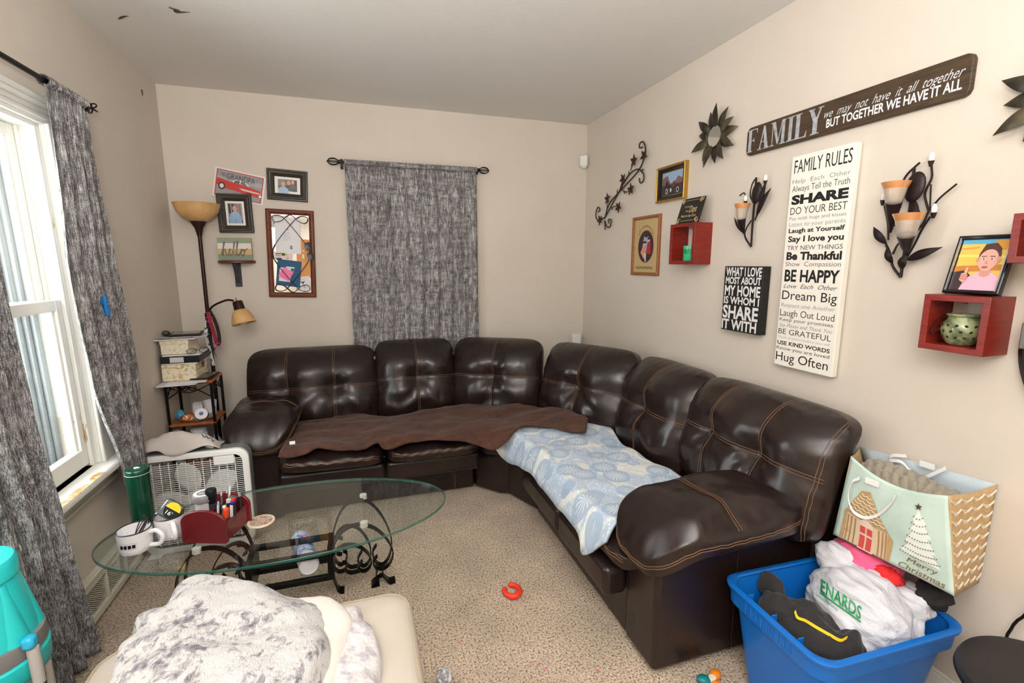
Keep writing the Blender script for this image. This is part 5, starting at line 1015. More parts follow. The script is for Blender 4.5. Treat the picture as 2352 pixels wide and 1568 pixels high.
for k, (i0, j0) in enumerate(((.74, .34), (.80, .34), (.86, .33))): mb.tube([capf(i0 + d_, j0 + e) + V((0, -.002, .002)) for d_, e in ((-.02, .1), (0, .0), (.018, .03), (.024, .1))], .0022, 5, 10)
obj('script', mb, paint((70, 64, 66)), t, True)

# ------------------------------------------------------------------ coffee table
tc = V((-.330, 2.083, 0)); tz = .44
table = thing('coffee_table', 'oval glass coffee table on a black wrought iron scroll base', 'coffee table', tuple(tc))
A_, B_ = .67, .330
mb = MB(); ring = lambda k, z: [V((A_ * k * math.cos(q), B_ * k * math.sin(q) * (1 + 0), z)) for q in [2 * PI * i / 120 for i in range(120)]]
top = MB().loft([ring(.994, tz - .012), ring(.994, tz)]); obj('glass_top', top, M_gtop, table)
M_edge = mat('glass_edge', (30, 98, 86), .1, coat=.3, alpha=.72)
obj('glass_edge', MB().loft([ring(.994, tz - .012), ring(.999, tz - .010), ring(1.0, tz - .006), ring(.999, tz - .002), ring(.994, tz)], True, False, False), M_edge, table)
def slant(u, v):                                     # the front frame leans: y = 1.97 + .45*(.43 - z)
    d = ray(u, v); k = (1.97 + .45 * (.43 - CAM_H)) / (d.y + .45 * d.z); return O + d * k
def lp(X, Y): p = slant(540 + X * .2211, 1080 + Y * .2211); return (p.x - tc.x, p.z)
SCR = [([(1340, 560), (1450, 600), (1550, 680), (1620, 780), (1640, 870), (1600, 970), (1530, 1020), (1460, 1000), (1435, 940), (1475, 890)], 50), ([(1340, 550), (1200, 580), (1100, 650), (1030, 760), (990, 900), (1000, 1050), (1060, 1200), (1110, 1290), (1150, 1345)], 50), ([(1015, 880), (1060, 820), (1150, 775), (1280, 785), (1390, 870), (1415, 960), (1370, 1030), (1310, 1040), (1275, 1000), (1320, 940)], 50), ([(1010, 950), (1030, 1010), (1080, 1050), (1140, 1030), (1160, 970), (1115, 955)], 30), ([(1140, 1030), (1200, 1060), (1300, 1040)], 12), ([(1110, 870), (1060, 860), (1080, 810), (1150, 790)], 14),
       ([(1480, 1025), (1465, 1060), (1470, 1110)], 8), ([(1530, 1025), (1535, 1060), (1530, 1090)], 8), ([(1662, 1275), (1640, 1220), (1600, 1150), (1530, 1090), (1465, 1120), (1420, 1190), (1470, 1220), (1500, 1170)], 44)]
def leg(sx_, front):
    mb = MB()
    for pts, n in SCR:
        P = []
        for X, Y in pts:
            x, z = lp(X, Y); z = max(z, .006); y = (1.97 + .45 * (.43 - z)) - tc.y
            if not front: y = (2.215 - .18 * (.43 - z)) - tc.y
            P.append((x * sx_, y, z))
        mb.ribbon(P, (0, 1, 0), .005, .027, n)
    obj('leg', mb, M_iron, table)
for sx_ in (1, -1):
    leg(sx_, True); leg(sx_, False)
    x, z = lp(1340, 560)
    for y in (1.965, 2.22): obj('glass_pad', MB().cyl((x * sx_, y - tc.y, z), (x * sx_, y - tc.y, tz - .013), .016), mat('pad_white', (222, 218, 208), .5), table)
xr = lp(985, 860)[0]
for y, z in ((2.05, .262), (2.05, .15), (2.185, .262), (2.185, .15)): obj('rail', MB().bx(-xr, xr, y - tc.y - .011, y - tc.y + .011, z - .011, z + .011), M_iron, table, bevel=.001)
for sx_ in (1, -1): obj('post', MB().bx(sx_ * xr - .012, sx_ * xr + .012, 2.05 - tc.y - .012, 2.185 - tc.y + .012, .14, .274), M_iron, table, bevel=.001)
# ------------------------------------------------------------------ things on the glass
tt = tz + .001
t = thing('tea_tin', 'tall dark green round tin with lid standing on the glass table', 'tin', (-.897, 2.228, tt))
M_tin = mat('green_tin', (14, 70, 48), .22, .35, coat=.6)
obj('body', MB().lathe([(0, 0), (.041, 0), (.042, .003), (.042, .212), (0, .212)], 48), M_tin, t); obj('silver_band', MB().lathe([(.0425, .211), (.0435, .2125), (.0425, .214)], 48, None, False, False), paint((190, 200, 196), .2), t)
obj('lid', MB().lathe([(.043, .214), (.0435, .228), (.041, .232), (0, .233)], 48, None, False, True), M_tin, t); obj('lid_knob', MB().ball((0, 0, .234), (.012, .005, .004), 8), paint((176, 190, 188), .2), t)
def speck():
    m = mat('speckled_enamel', (232, 229, 230), .15, coat=.5); t_ = NT(m); v = t_.add('ShaderNodeTexVoronoi'); v.inputs['Scale'].default_value = 190; t_.ln(t_.coord(), v.inputs['Vector']); n = t_.noise(t_.coord(), 60, 2)
    t_.ln(t_.mix(t_.math('MULTIPLY', t_.math('LESS_THAN', v.outputs['Distance'], .16), t_.math('GREATER_THAN', n, .56)), lin((232, 229, 230)), lin((74, 68, 72))), t_.b.inputs['Base Color']); return m
M_en = speck(); M_rimd = mat('mug_rim', (50, 30, 36), .3); M_sq = paint((28, 20, 26), .3)
def mug(label, loc, R, h, rz, nsq, sq0):
    t = thing('mug', label, 'mug', loc, rz)
    obj('body', MB().lathe([(0, 0), (R * .8, 0), (R * .9, .004), (R * .98, h * .3), (R, h), (R - .004, h), (R * .95 - .004, h * .3), (R * .8, .006), (0, .006)], 48, None, True, False), M_en, t, ang=70)
    obj('rim', MB().tube([((R - .002) * math.cos(q), (R - .002) * math.sin(q), h) for q in [2 * PI * i / 48 for i in range(48)]], .0026, 6, 0, True), M_rimd, t)
    obj('handle', MB().tube([(R * .96, 0, h * .80), (R + .022, 0, h * .86), (R + .042, 0, h * .58), (R + .030, 0, h * .26), (R * .94, 0, h * .2)], .0085, 10, 30), M_en, t)
    mb = MB(); Q = R * .995 + .0012
    def arc(a0, a1, z0, z1): mb.grid(5, 2, lambda i, j: V((Q * math.cos(a0 + (a1 - a0) * i), Q * math.sin(a0 + (a1 - a0) * i), z0 + (z1 - z0) * j)))
    for k in range(nsq): arc(sq0 + k * .235, sq0 + k * .235 + .18, h * .40, h * .56)
    obj('printed_squares', mb, M_sq, t)
    if nsq > 1:
        mb = MB(); Q += 0; e0, e1 = sq0 - .06, sq0 + nsq * .235 + .02
        for z in (h * .34, h * .62): arc(e0, e1, z, z + .001)
        arc(e0, e0 + .01, h * .34, h * .62); arc(e1 - .01, e1, h * .34, h * .62); obj('printed_outline', mb, paint((150, 140, 150), .3), t)
    return t
mug('white speckled mug with black squares, alone near the table end', (-.838, 1.997, tt), .055, .085, math.radians(-12), 4, math.radians(-120) + math.radians(12))
mug('white speckled mug holding a tape measure, next to the red caddy', (-.748, 2.066, tt), .050, .088, math.radians(-62), 1, math.radians(-72))
t = thing('cable_tangle', 'tangled dark wires and a yellow tag inside the lone mug', 'cable', (-.838, 2.0, tt + .008))
mb = MB(); mb.tube([(-.01, 0, .02), (.0, .03, .07), (.02, .035, .105), (.035, .02, .09), (.02, .0, .05), (.03, -.01, .03)], .0018, 6, 34); mb.tube([(-.01, -.01, .03), (.022, .02, .09), (.04, .032, .098), (.03, .035, .07)], .0018, 6, 24); obj('wire', mb, M_black, t)
obj('stylus', MB().tube([(.0, -.005, .03), (.035, .025, .098)], .004, 8), mat('stylus_brown', (52, 34, 34), .35), t); obj('tag', MB().box((.005, -.02, .058), (.022, .012, .006), TR((0, 0, 0), .3, .2)), paint((226, 190, 60)), t)
# caddy
cy_ = math.radians(-20); cpos = V((-.605, 1.962, tt))
cad = thing('desk_caddy', 'dark red wooden desk caddy with curved ends full of pens', 'caddy', tuple(cpos), cy_)
M_red = mat('red_lacquer', (94, 22, 26), .28, coat=.4, var=(5, (112, 30, 32), .35, .65)); cw_, cdp, chh = .178, .165, .118
def endp(n=16): return [(-cw_ / 2 + .008, 0), (cw_ / 2 - .008, 0), (cw_ / 2, .006), (cw_ / 2, chh * .70)] + [(cw_ / 2 * math.cos(q) * 1.0, chh * .70 + chh * .42 * math.sin(q)) for q in [PI * k / n for k in range(1, n)]] + [(-cw_ / 2, chh * .70), (-cw_ / 2, .006)]
ep = [(x, z) for x, z in endp()]
obj('front_panel', MB().prism(ep, .012, TR((0, .012, 0))), M_red, cad, bevel=.002); obj('rear_panel', MB().prism(ep, .012, TR((0, cdp, 0))), M_red, cad, bevel=.002)
for sg in (-1, 1): obj('side_panel', MB().box((sg * (cw_ / 2 - .012), cdp / 2, chh * .36), (.008, cdp - .02, chh * .62), TR((0, 0, 0))), M_red, cad, bevel=.001)
obj('floor_panel', MB().bx(-cw_ / 2 + .012, cw_ / 2 - .012, .01, cdp - .01, .020, .028), M_red, cad); obj('divider', MB().bx(-.004, .004, .012, cdp - .012, .008, chh * .9), M_red, cad)
RC = TR(cpos, 0, 0, cy_)
def inc(name, label, cat, x, y, z=.030): return thing(name, label, cat, tuple(RC @ V((x, y, z))), cy_)
t = inc('pill_jar', 'grey and white round jar with a flat lid in the red caddy', 'jar', -.050, .085, .064); obj('body', MB().lathe([(0, 0), (.03, 0), (.031, .07), (0, .07)], 30), paint((186, 180, 184), .35), t); obj('lid', MB().lathe([(.037, .07), (.039, .074), (.039, .094), (.036, .098), (0, .098)], 30, None, True, True), mat('lid_grey', (128, 124, 126), .4), t); obj('lid_ring', MB().lathe([(.022, .0982), (.033, .0982), (.033, .0995), (.022, .0995)], 30, None, False, False), paint((230, 228, 230)), t); obj('lid_bar', MB().box((0, 0, .099), (.03, .003, .002), TR((0, 0, 0), 0, 0, .4)), paint((214, 212, 214)), t)
obj('pedestal', MB().cyl((0, 0, -.034), (0, 0, 0), .028), paint((186, 180, 184), .35), t)
t = inc('flashlight', 'short black flashlight upright in the red caddy', 'flashlight', .0 - .018, .085); obj('body', MB().lathe([(0, 0), (.013, 0), (.013, .095), (.0145, .097), (.0145, .103), (.017, .108), (.02, .118), (.02, .146), (.018, .15), (0, .15)], 24), mat('black_anodised', (34, 38, 44), .3, .6), t); mb = MB()
for k in range(5): mb.tube([(.0135 * math.cos(q), .0135 * math.sin(q), .07 + .005 * k) for q in [2 * PI * i / 20 for i in range(20)]], .0012, 5, 0, True)
obj('grip_rings', mb, mat('grip_grey', (92, 96, 104), .35, .6), t)
def pen(name, label, x, y, dx, dy, ln_, r, col, cap_=None, cat='pen', rough=.35, metal=0):
    t = inc(name, label, cat, x, y); a_, b_ = V((0, 0, 0)), V((dx, dy, ln_)); obj('barrel', MB().tube([a_, b_], r, 12), mat('barrel_%s_%d' % (name, int(ln_ * 1000)), col, rough, metal), t)
    if cap_: obj('cap', MB().tube([b_, b_ + (b_ - a_).normalized() * .014], lambda q: r * (1.02 - .35 * q), 12), paint(cap_, .35), t)
    return t
pen('pen', 'slim white pen standing tilted in the red caddy', .018, .115, .022, .0, .135, .004, (232, 230, 232), (226, 226, 228))
pen('pen', 'pale blue and white pen tilted in the red caddy', .014, .06, .014, -.004, .10, .0045, (196, 210, 222), (120, 180, 214))
pen('pen', 'silver pen beside the flashlight in the red caddy', .010, .10, .0, .004, .115, .004, (170, 168, 170), (200, 200, 204), metal=.8)
pen('pen', 'grey pen behind the silver pen in the red caddy', .014, .135, .0, .0, .11, .004, (120, 116, 118), (190, 186, 190), metal=.6)
t = inc('glasses_case', 'olive brown case lying at a slant in the red caddy', 'case', .035, .07); obj('body', MB().tube([(-.005, 0, .02), (.028, .03, .115)], lambda q: .017 * (.8 + .3 * math.sin(PI * q)), 12, 10), mat('case_olive', (98, 88, 74), .45), t); obj('clasp', MB().ball((.012, -.008, .088), .008, 7), paint((210, 206, 200), .15), t)
t = inc('lighter', 'small silver topped black lighter in the red caddy', 'lighter', .052, .075); obj('body', MB().tube([(0, 0, 0), (.004, .004, .1)], .009, 12), paint((36, 34, 36), .3), t); obj('head', MB().tube([(.004, .004, .1), (.004, .004, .112)], .0095, 12), paint((196, 194, 196), .15), t)
t = inc('box_cutter', 'orange box cutter with ribbed handle in the red caddy', 'cutter', .052, .05); obj('handle', MB().box((0, 0, .045), (.014, .02, .09), TR((0, 0, 0), 0, .12)), mat('orange_plastic', (230, 78, 30), .35, bump=(160, .5)), t, bevel=.003); obj('slider', MB().box((.013, -.004, .03), (.008, .012, .05), TR((0, 0, 0), 0, .12)), paint((30, 28, 30)), t, bevel=.002)
t = inc('marker', 'thick black marker with white label and blue and red cap in the red caddy', 'marker', .068, .075); obj('barrel', MB().cyl((0, 0, 0), (.008, .0, .10), .0105), paint((30, 28, 32), .35), t); obj('label_strip', MB().box((-.001, -.0108, .06), (.012, .002, .07), TR((0, 0, 0), 0, .08)), paint((206, 202, 200)), t); obj('collar', MB().cyl((.008, 0, .10), (.0087, 0, .108), .009), paint((44, 50, 160), .35), t); obj('cap', MB().cyl((.0087, 0, .108), (.0094, 0, .118), .007), paint((206, 54, 64), .35), t)
pen('pen', 'gunmetal pen at the side of the red caddy', .074, .12, .0, .0, .105, .006, (70, 66, 66), (150, 146, 146), metal=.7)
# tape measure in the second mug
t = thing('tape_measure', 'steel tape measure with black and yellow badge resting in the mug', 'tape measure', (-.735, 2.06, tt + .108), math.radians(-18)); Mt = TR((0, 0, 0), math.radians(-25), math.radians(32), 0)
obj('case', MB().box((0, 0, 0), (.072, .034, .066), Mt), mat('tape_chrome', (132, 134, 136), .28, .7), t, bevel=.009, seg=3)
obj('badge', MB().lathe([(0, .0), (.03, .0), (.03, .002), (0, .002)], 28, Mt @ TR((.008, -.017, .004), PI / 2)), paint((34, 30, 28), .3), t)
mb = MB(); mb.flat([(.008 + .029 * math.cos(q), .009 + .027 * math.sin(q)) for q in [PI * k / 16 for k in range(17)]], -.0195, Mt); obj('badge_print', mb, paint((240, 200, 40), .35), t); obj('lettering', text(MB(), "16'", -.008, .016, -.014, .0, -.0196, .01, M=Mt), paint((236, 234, 226)), t)
obj('blade_lip', MB().bx(-.04, -.034, -.012, .012, -.034, -.028, Mt), paint((170, 190, 214), .2), t)
# coaster
t = thing('coaster', 'round cream coaster with a faded printed picture on the glass', 'coaster', tuple(uz(600, 1199, tt)[:2]) + (tt,)); obj('disc', MB().lathe([(0, 0), (.05, 0), (.052, .002), (.052, .006), (.05, .008), (0, .008)], 48), paint((222, 206, 180), .5), t)
pm = mat('coaster_print', (190, 178, 158), .5); n_ = NT(pm); n_.ln(n_.ramp(n_.noise(n_.coord(), 42, 4, .6, 1), [(.36, lin((120, 130, 118))), (.48, lin((206, 188, 166))), (.6, lin((160, 110, 96)))]), n_.b.inputs['Base Color']); obj('print', MB().lathe([(0, .0083), (.043, .0083), (.043, .0086), (0, .0086)], 40), pm, t)
# wipes canister lying between the rails
a_, b_ = V((-.285, 2.03, .33)), V((-.325, 2.26, .305)); a_ = V((-.258, 2.062, .207)); b_ = V((-.320, 2.305, .207))
t = thing('wipes_canister', 'white and blue wipes canister lying across the rails under the glass', 'canister', tuple((a_ + b_) / 2 - V((0, 0, .046))))
lb = mat('blue_print', (206, 214, 236), .35); n_ = NT(lb); n_.ln(n_.ramp(n_.noise(n_.coord(), 22, 3, .5, 1), [(.4, lin((84, 110, 204))), (.47, lin((120, 160, 220))), (.53, lin((226, 228, 240))), (.64, lin((150, 130, 210)))]), n_.b.inputs['Base Color'])
dr = (b_ - a_); Lc = dr.length; Mx = RM[t.name].inverted() @ (Matrix.Translation(a_) @ dr.to_track_quat('Z', 'Y').to_matrix().to_4x4())
obj('body', MB().lathe([(0, .004), (.034, .004), (.036, 0), (.041, .004), (.042, .02), (.042, Lc - .03), (0, Lc - .03)], 40, Mx), paint((226, 224, 228), .4), t); obj('label_wrap', MB().lathe([(.0425, .06), (.0425, Lc - .035)], 40, Mx, False, False), lb, t); obj('lid', MB().lathe([(.0435, Lc - .03), (.044, Lc - .01), (.041, Lc), (0, Lc)], 40, Mx), mat('lid_blue_white', (196, 208, 232), .35), t)
# ------------------------------------------------------------------ ottoman and blankets in front
OZ = .465
ot = thing('ottoman', 'beige microfiber ottoman under the fluffy blanket', 'ottoman', (-.305, 1.02, 0))
M_bei = mat('beige_microfiber', (196, 187, 175), .9, sheen=.1, var=(7, (188, 178, 164), .35, .65), bump=(220, .15))
hx0, hx1, hy0, hy1 = -.70, .098, .60, 1.435
def rloop(k, z, r=.07, n=8):
    cx_, cy__ = (hx0 + hx1) / 2, (hy0 + hy1) / 2; w, d = (hx1 - hx0) + 2 * k, (hy1 - hy0) + 2 * k; return [V((p.x + cx_, p.z + cy__, z)) for p in rr(w, d, r, 0, n)]
obj('body', MB().loft([rloop(-.01, .05), rloop(.0, .06), rloop(.012, .20), rloop(.004, .375)]), M_bei, ot, True, ang=60)
obj('cushion', MB().loft([rloop(-.02, .372), rloop(.008, .38), rloop(.018, .41), rloop(.008, .448), rloop(-.02, OZ), rloop(-.10, OZ + .006), rloop(-.108, OZ + .002, .06), rloop(-.116, OZ + .006, .06), rloop(-.30, OZ + .014, .04)]), M_bei, ot, True, ang=60)
st = MB(); st.tube([p + V((0, 0, .0)) for p in rloop(.004, .452)], .0035, 6, closed=True); st.tube(rloop(-.108, OZ + .004, .06), .0025, 6, closed=True); obj('piping', st, mat('piping_beige', (172, 156, 134), .9), ot, True)
mb = MB()
for x in (hx0 + .07, hx1 - .07):
    for y in (hy0 + .07, hy1 - .07): mb = MB().cyl((x, y, 0), (x, y, .055), .018, .025); obj('leg', mb, M_black, ot, True)
def heap(outline, cen, z0, ht, nr, na, seed, amp, shape=.45, edge=.0, steps=None):
    P = resample([V((p.x, p.y, 0)) for p in outline], na, True); m = MB(); c = V((cen[0], cen[1], 0))
    def f(i, j):
        k = int(round(i * na)) % na; q = c.lerp(P[k], .0005 + .9995 * j); h = (1 - j ** 3.2) ** shape
        z = z0 + edge * (1 if j < .999 else 0) + ht * h
        n1 = noise.noise(V((q.x * 4.5 + seed, q.y * 5.5, 0))); n2 = noise.noise(V((q.x * 11 + seed, q.y * 12, 5))); n3 = noise.noise(V((q.x * 45, q.y * 45, seed)))
        z += min(1, (1 - j) * 8) * amp * (n1 * 1.3 + n2 * .6)
        z += .0025 * n3
        if steps: z += steps(q.x, q.y) * min(1, (1 - j) * 10)
        return V((q.x, q.y, z))
    m.grid(na, nr, f, wrap=True); return m
def px(L_, z): return [uz(u, v, z) for u, v in L_]
# white quilt lowest, then the fluffy blanket
o1 = px([(600, 1440), (700, 1400), (778, 1399), (829, 1396), (831, 1422), (860, 1443), (876, 1495), (876, 1530), (871, 1568)], OZ + .03) + [V((.0, .98, 0)), V((-.1, .85, 0)), V((-.4, .9, 0)), V((-.4, 1.2, 0))]
M_wq = mat('white_quilted', (214, 209, 210), .9, bump=(20, .9, .012), var=(26, (182, 176, 182), .5, .62))
m = heap(o1, (-.16, 1.1), OZ + .008, .05, 26, 90, 3, .012, .4, .012)
single('quilted_blanket', m, M_wq, 'thin white quilted blanket with small print, sticking out beneath the fluffy blanket', 'blanket', ang=80)
o2 = px([(251, 1556), (268, 1514), (299, 1484), (302, 1446), (336, 1427), (370, 1419), (390, 1392), (411, 1361), (465, 1334), (540, 1330), (608, 1338), (659, 1358), (700, 1366), (740, 1385), (760, 1420), (768, 1470), (771, 1510), (758, 1560)], OZ + .075) + [V((-.16, .9, 0)), V((-.32, .84, 0)), V((-.5, .9, 0))]
def fur():
    m = mat('fluffy_fur', (236, 232, 230), .95, sheen=.3); t = NT(m); co = t.coord((1, 1, .6)); w = t.noise(co, 9, 3, .6, .8); d = t.noise(t.coord((1, .75, 1), rot=(0, 0, .5)), 40, 4, .75, .5)
    f = t.math('ADD', t.math('MULTIPLY', w, .42), t.math('MULTIPLY', d, .58)); t.ln(t.ramp(f, [(.39, lin((104, 99, 108))), (.45, lin((178, 173, 179))), (.50, lin((230, 226, 224)))]), t.b.inputs['Base Color'])
    hair = t.noise(t.coord((1, .35, 1), rot=(0, 0, .6)), 230, 3, .7); t.bump(hair, 1, .012); return m
M_fur = fur()
def fsteps(x, y):
    return .030 / (1 + math.exp(-(1.33 - .25 * math.sin(x * 5 + 1.2) - y) * 45)) + .018 / (1 + math.exp(-(1.16 + .06 * math.sin(x * 9) - y) * 60)) - .012 * math.exp(-((y - 1.22 - .1 * x) / .03) ** 2)
m = heap(o2, (-.36, 1.14), OZ + .012, .085, 70, 260, 11, .016, .5, .03, fsteps)
fb = single('fluffy_blanket', m, M_fur, 'fluffy white and grey blanket heaped on the beige ottoman', 'blanket', ang=80)
o3 = px([(560, 1420), (727, 1369), (780, 1384), (812, 1420), (808, 1450), (790, 1520), (778, 1568)], OZ + .055) + [V((-.12, .92, 0)), V((-.3, 1.0, 0))]
m = heap(o3, (-.16, 1.13), OZ + .03, .05, 20, 80, 21, .008, .4, .012); obj('fleece_underside', m, mat('cream_fleece', (222, 216, 206), .95, sheen=.3, bump=(90, .2)), fb, True, 'cream fleece underside', ang=80)

# ------------------------------------------------------------------ vacuum cleaner
vc = V((-.955, 1.435, 0)); vac = thing('vacuum_cleaner', 'turquoise upright vacuum cleaner with clear dust cup', 'vacuum', tuple(vc))
M_tq = mat('turquoise_plastic', (40, 196, 196), .3); M_tqd = mat('teal_plastic', (30, 160, 190), .3); M_smk = mat('smoky_cup', (150, 176, 178), .12, trans=.35, coat=.5); M_vg = mat('vacuum_grey', (126, 122, 120), .4)
obj('foot', MB().loft([[V((p.x, p.z - .06, z)) for p in rr(.30 + k, .34 + k, .06, 0, 6)] for z, k in ((.012, -.02), (.02, 0), (.07, 0), (.10, -.03))]), mat('vacuum_black', (36, 36, 40), .4), vac)
for sg in (-1, 1): obj('wheel', MB().cyl((sg * .12, .12, .03), (sg * .145, .12, .03), .03), M_black, vac)
obj('dust_cup', MB().lathe([(0, .12), (.10, .12), (.113, .14), (.118, .46), (0, .46)], 48), M_smk, vac); obj('cyclone_core', MB().lathe([(.03, .18), (.055, .2), (.05, .44), (.03, .44)], 24), M_tqd, vac)
obj('cup_band', MB().lathe([(.0, .455), (.119, .455), (.123, .46), (.124, .505), (.118, .51), (0, .51)], 48), M_tq, vac); obj('cup_label', MB().grid(16, 2, lambda i, j: V((.1192 * math.cos(-1.9 + 2.0 * i), .1192 * math.sin(-1.9 + 2.0 * i), .385 + .05 * j))), paint((44, 46, 50), .35), vac)
obj('grey_band', MB().lathe([(0, .508), (.117, .508), (.122, .52), (.119, .555), (0, .555)], 48), M_vg, vac)
obj('hood', MB().lathe([(0, .555), (.108, .555), (.106, .58), (.09, .69), (.084, .715), (.09, .72), (.09, .755), (.084, .765), (0, .765)], 48), M_tq, vac)
for k in range(7):
    a_ = 2 * PI * k / 7 - .35; c_, s_ = math.cos(a_), math.sin(a_); obj('cyclone_cone', MB().tube([(.078 * c_, .078 * s_, .552), (.074 * c_, .074 * s_, .71)], lambda q: .040 * (1 - q) + .014 * q, 18, 10), M_tq, vac)
obj('handle', MB().tube([(-.03, .06, .755), (-.03, .03, .80), (.0, -.01, .82), (.035, -.03, .80), (.045, -.035, .755)], .014, 10, 30), M_tq, vac); obj('latch', MB().box((.055, -.045, .765), (.04, .03, .03)), M_tqd, vac, bevel=.006)
p = uz(92, 1448, .55) ; hp = V((.118, -.035, 0)); obj('side_clip', MB().box((hp.x + .004, hp.y - .01, .558), (.026, .03, .032), TR((0, 0, 0), 0, .0)), mat('clip_blue', (48, 176, 216), .3), vac, bevel=.008)
obj('clear_tube', MB().tube([(hp.x + .008, hp.y - .01, .54), (hp.x + .01, hp.y - .01, .44)], .013, 14), mat('clear_grey', (176, 172, 166), .15), vac); obj('hose', MB().tube([(hp.x - .004, .01, .45), (hp.x + .004, .0, .3), (hp.x + .0, -.01, .12)], .012, 12, 20), mat('hose_beige', (168, 160, 148), .4), vac)

# ------------------------------------------------------------------ blue tote with clothes
tc_ = V((1.472, 1.042, 0)); tyaw = math.radians(-2)
tote = thing('storage_tote', 'bright blue plastic storage tote full of clothes beside the sofa arm', 'tote', tuple(tc_), tyaw)
M_tote = mat('tote_blue', (16, 104, 190), .32, bump=(400, .06)); tw, td, th_ = .565, .415, .39
def tl(k, z, r=.06): return [V((p.x, p.z, z)) for p in rr(tw + 2 * k, td + 2 * k, r, 0, 8)]
obj('body', MB().loft([tl(-.07, 0), tl(-.062, .006), tl(-.022, th_ - .07), tl(-.006, th_ - .068), tl(-.004, th_ - .02)][:4] + [tl(-.002, th_ - .012), tl(-.012, th_ - .012), tl(-.026, th_ - .07), tl(-.066, .012), tl(-.3, .012, .0005) if False else tl(-.10, .010)], True, True, True), M_tote, tote, ang=35)
obj('rim', MB().loft([tl(-.012, th_ - .014), tl(.004, th_ - .014), tl(.006, th_ - .004), tl(.002, th_), tl(-.012, th_), tl(-.016, th_ - .006), tl(-.012, th_ - .014)], True, False, False), M_tote, tote, ang=50)
mb = MB()
for sx_ in (-1, 1):
    for k in range(9): mb.box((sx_ * (tw / 2 - .004), -.09 + k * .0225, th_ - .035), (.008, .006, .045))
for k in range(3):
    for sx_ in (-1, 1): mb.box((sx_ * (tw / 2 - .03), -.1 + .1 * k, th_ - .016), (.022, .004, .03))
obj('handle_rib', mb, M_tote, tote, bevel=.0015)
def drape(mesh_mb, strips):
    bv = BVHTree.FromPolygons(mesh_mb.v, mesh_mb.f); out = MB()
    return bv
# dark hoodie heap: cloth sheet laid over a mound
def blob(c, R, seed, amp, n=36, M=None, flatten=None, fold=0, fdir=(1, 0)):
    m = MB(); b = MB().ball((0, 0, 0), 1, n)
    for p in b.v:
        d = p.normalized(); k = 1 + amp * noise.noise(d * 1.7 + V((seed, 0, 0))) + amp * .55 * noise.noise(d * 4.2 + V((0, seed, 0)))
        if fold:
            s_ = d.x * fdir[0] + d.y * fdir[1] + .8 * d.z; w_ = noise.noise(V((d.x * 2.2, d.y * 2.2, seed))) * 2.6
            k += fold * (1 - abs(math.sin(s_ * 9 + w_ * 2.2))) ** 2 - fold * .4
        q = V((d.x * R[0] * k, d.y * R[1] * k, d.z * R[2] * k))
        if M: q = M @ q
        q += V(c); p.x, p.y, p.z = q
    m.add(b.v, b.f); return m
def stick(bv, pts, n, off):
    out = []
    for p in pts:
        h = bv.ray_cast(p + n * .5, -n)
        if h[0] is None: h = bv.find_nearest(p)
        out.append(h[0] + n * off)
    return out
M_hood = mat('charcoal_cotton', (44, 42, 43), .95, sheen=.1, bump=(15, .7, .02))
hm = blob((1.345, 1.03, .245), (.12, .13, .145), 3.3, .2, 40, None, None, .035, (.5, 1)); h2 = blob((1.30, 1.115, .31), (.06, .06, .085), 7.1, .22, 26, None, None, .04, (1, .3)); h3 = blob((1.375, .945, .255), (.12, .055, .125), 9.4, .18, 26, None, None, .04, (1, .2))
hv = MB(); hv.add(hm.v, hm.f); hv.add(h2.v, h2.f); hv.add(h3.v, h3.f); h4 = blob(tuple(uz(1772, 1348, .355)), (.035, .055, .045), 12.4, .2, 20); hv.add(h4.v, h4.f); hv = skin(hv, .006, 4)
bvh = BVHTree.FromPolygons(hv.v, hv.f)
hood = single('hoodie', hv, M_hood, 'black sweatshirt with a yellow stripe crumpled in the blue tote', 'clothes', ang=80)
base = RM[hood.name]
cnm = lambda p: (O - p).normalized()
def decal(bv, pix, depth_z, off=.002):
    out = []
    for u, v in pix:
        d = ray(u, v).normalized(); h = bv.ray_cast(O, d); p = h[0] if h[0] is not None else uz(u, v, depth_z)
        out.append(p - d * off)
    return out
sp = resample([V((u, v, 0)) for u, v in ((1826, 1403), (1832, 1418), (1850, 1425), (1875, 1440), (1905, 1457), (1930, 1470), (1945, 1464))], 28); P = decal(bvh, [(p.x, p.y) for p in sp], .36, .004)
mb = MB(); mb.ribbon(P, (.6, .1, .8), .003, .009); obj('yellow_stripe', mb, paint((236, 196, 20), .7), hood, True)
# plastic shopping bag
bm_ = blob((1.565, 1.02, .335), (.148, .158, .145), 5.2, .10, 64, Matrix.Rotation(.2, 3, 'Z'))
M_pl = mat('white_polythene', (208, 209, 216), .3, spec=.4); t_ = NT(M_pl); a1 = t_.noise(t_.coord((5, 1, 5), rot=(.2, 0, .3)), 9, 4, .6, .8); t_.bump(a1, .6, .015)
for c_, R_, s_ in ((uz(1922, 1290, .44), (.05, .075, .065), 2.2), (uz(2095, 1382, .41), (.06, .06, .055), 6.6)): k_ = blob(tuple(c_), R_, s_, .15, 24); bm_.add(k_.v, k_.f)
bm_ = skin(bm_, .006, 10)
for p in bm_.v: p += (p - V((1.57, 1.03, .3))).normalized() * (.007 * (1 - abs(noise.noise(V((p.x * 22 + p.z * 9, p.y * 5, p.z * 20))))*3) + .004 * noise.noise(V((p.x * 60, p.y * 12, p.z * 55))))
bag_bv = BVHTree.FromPolygons(bm_.v, bm_.f)
bagv = list(bm_.v); bag = single('plastic_bag', bm_, M_pl, 'white plastic shopping bag with green lettering stuffed in the blue tote', 'shopping bag', ang=80)
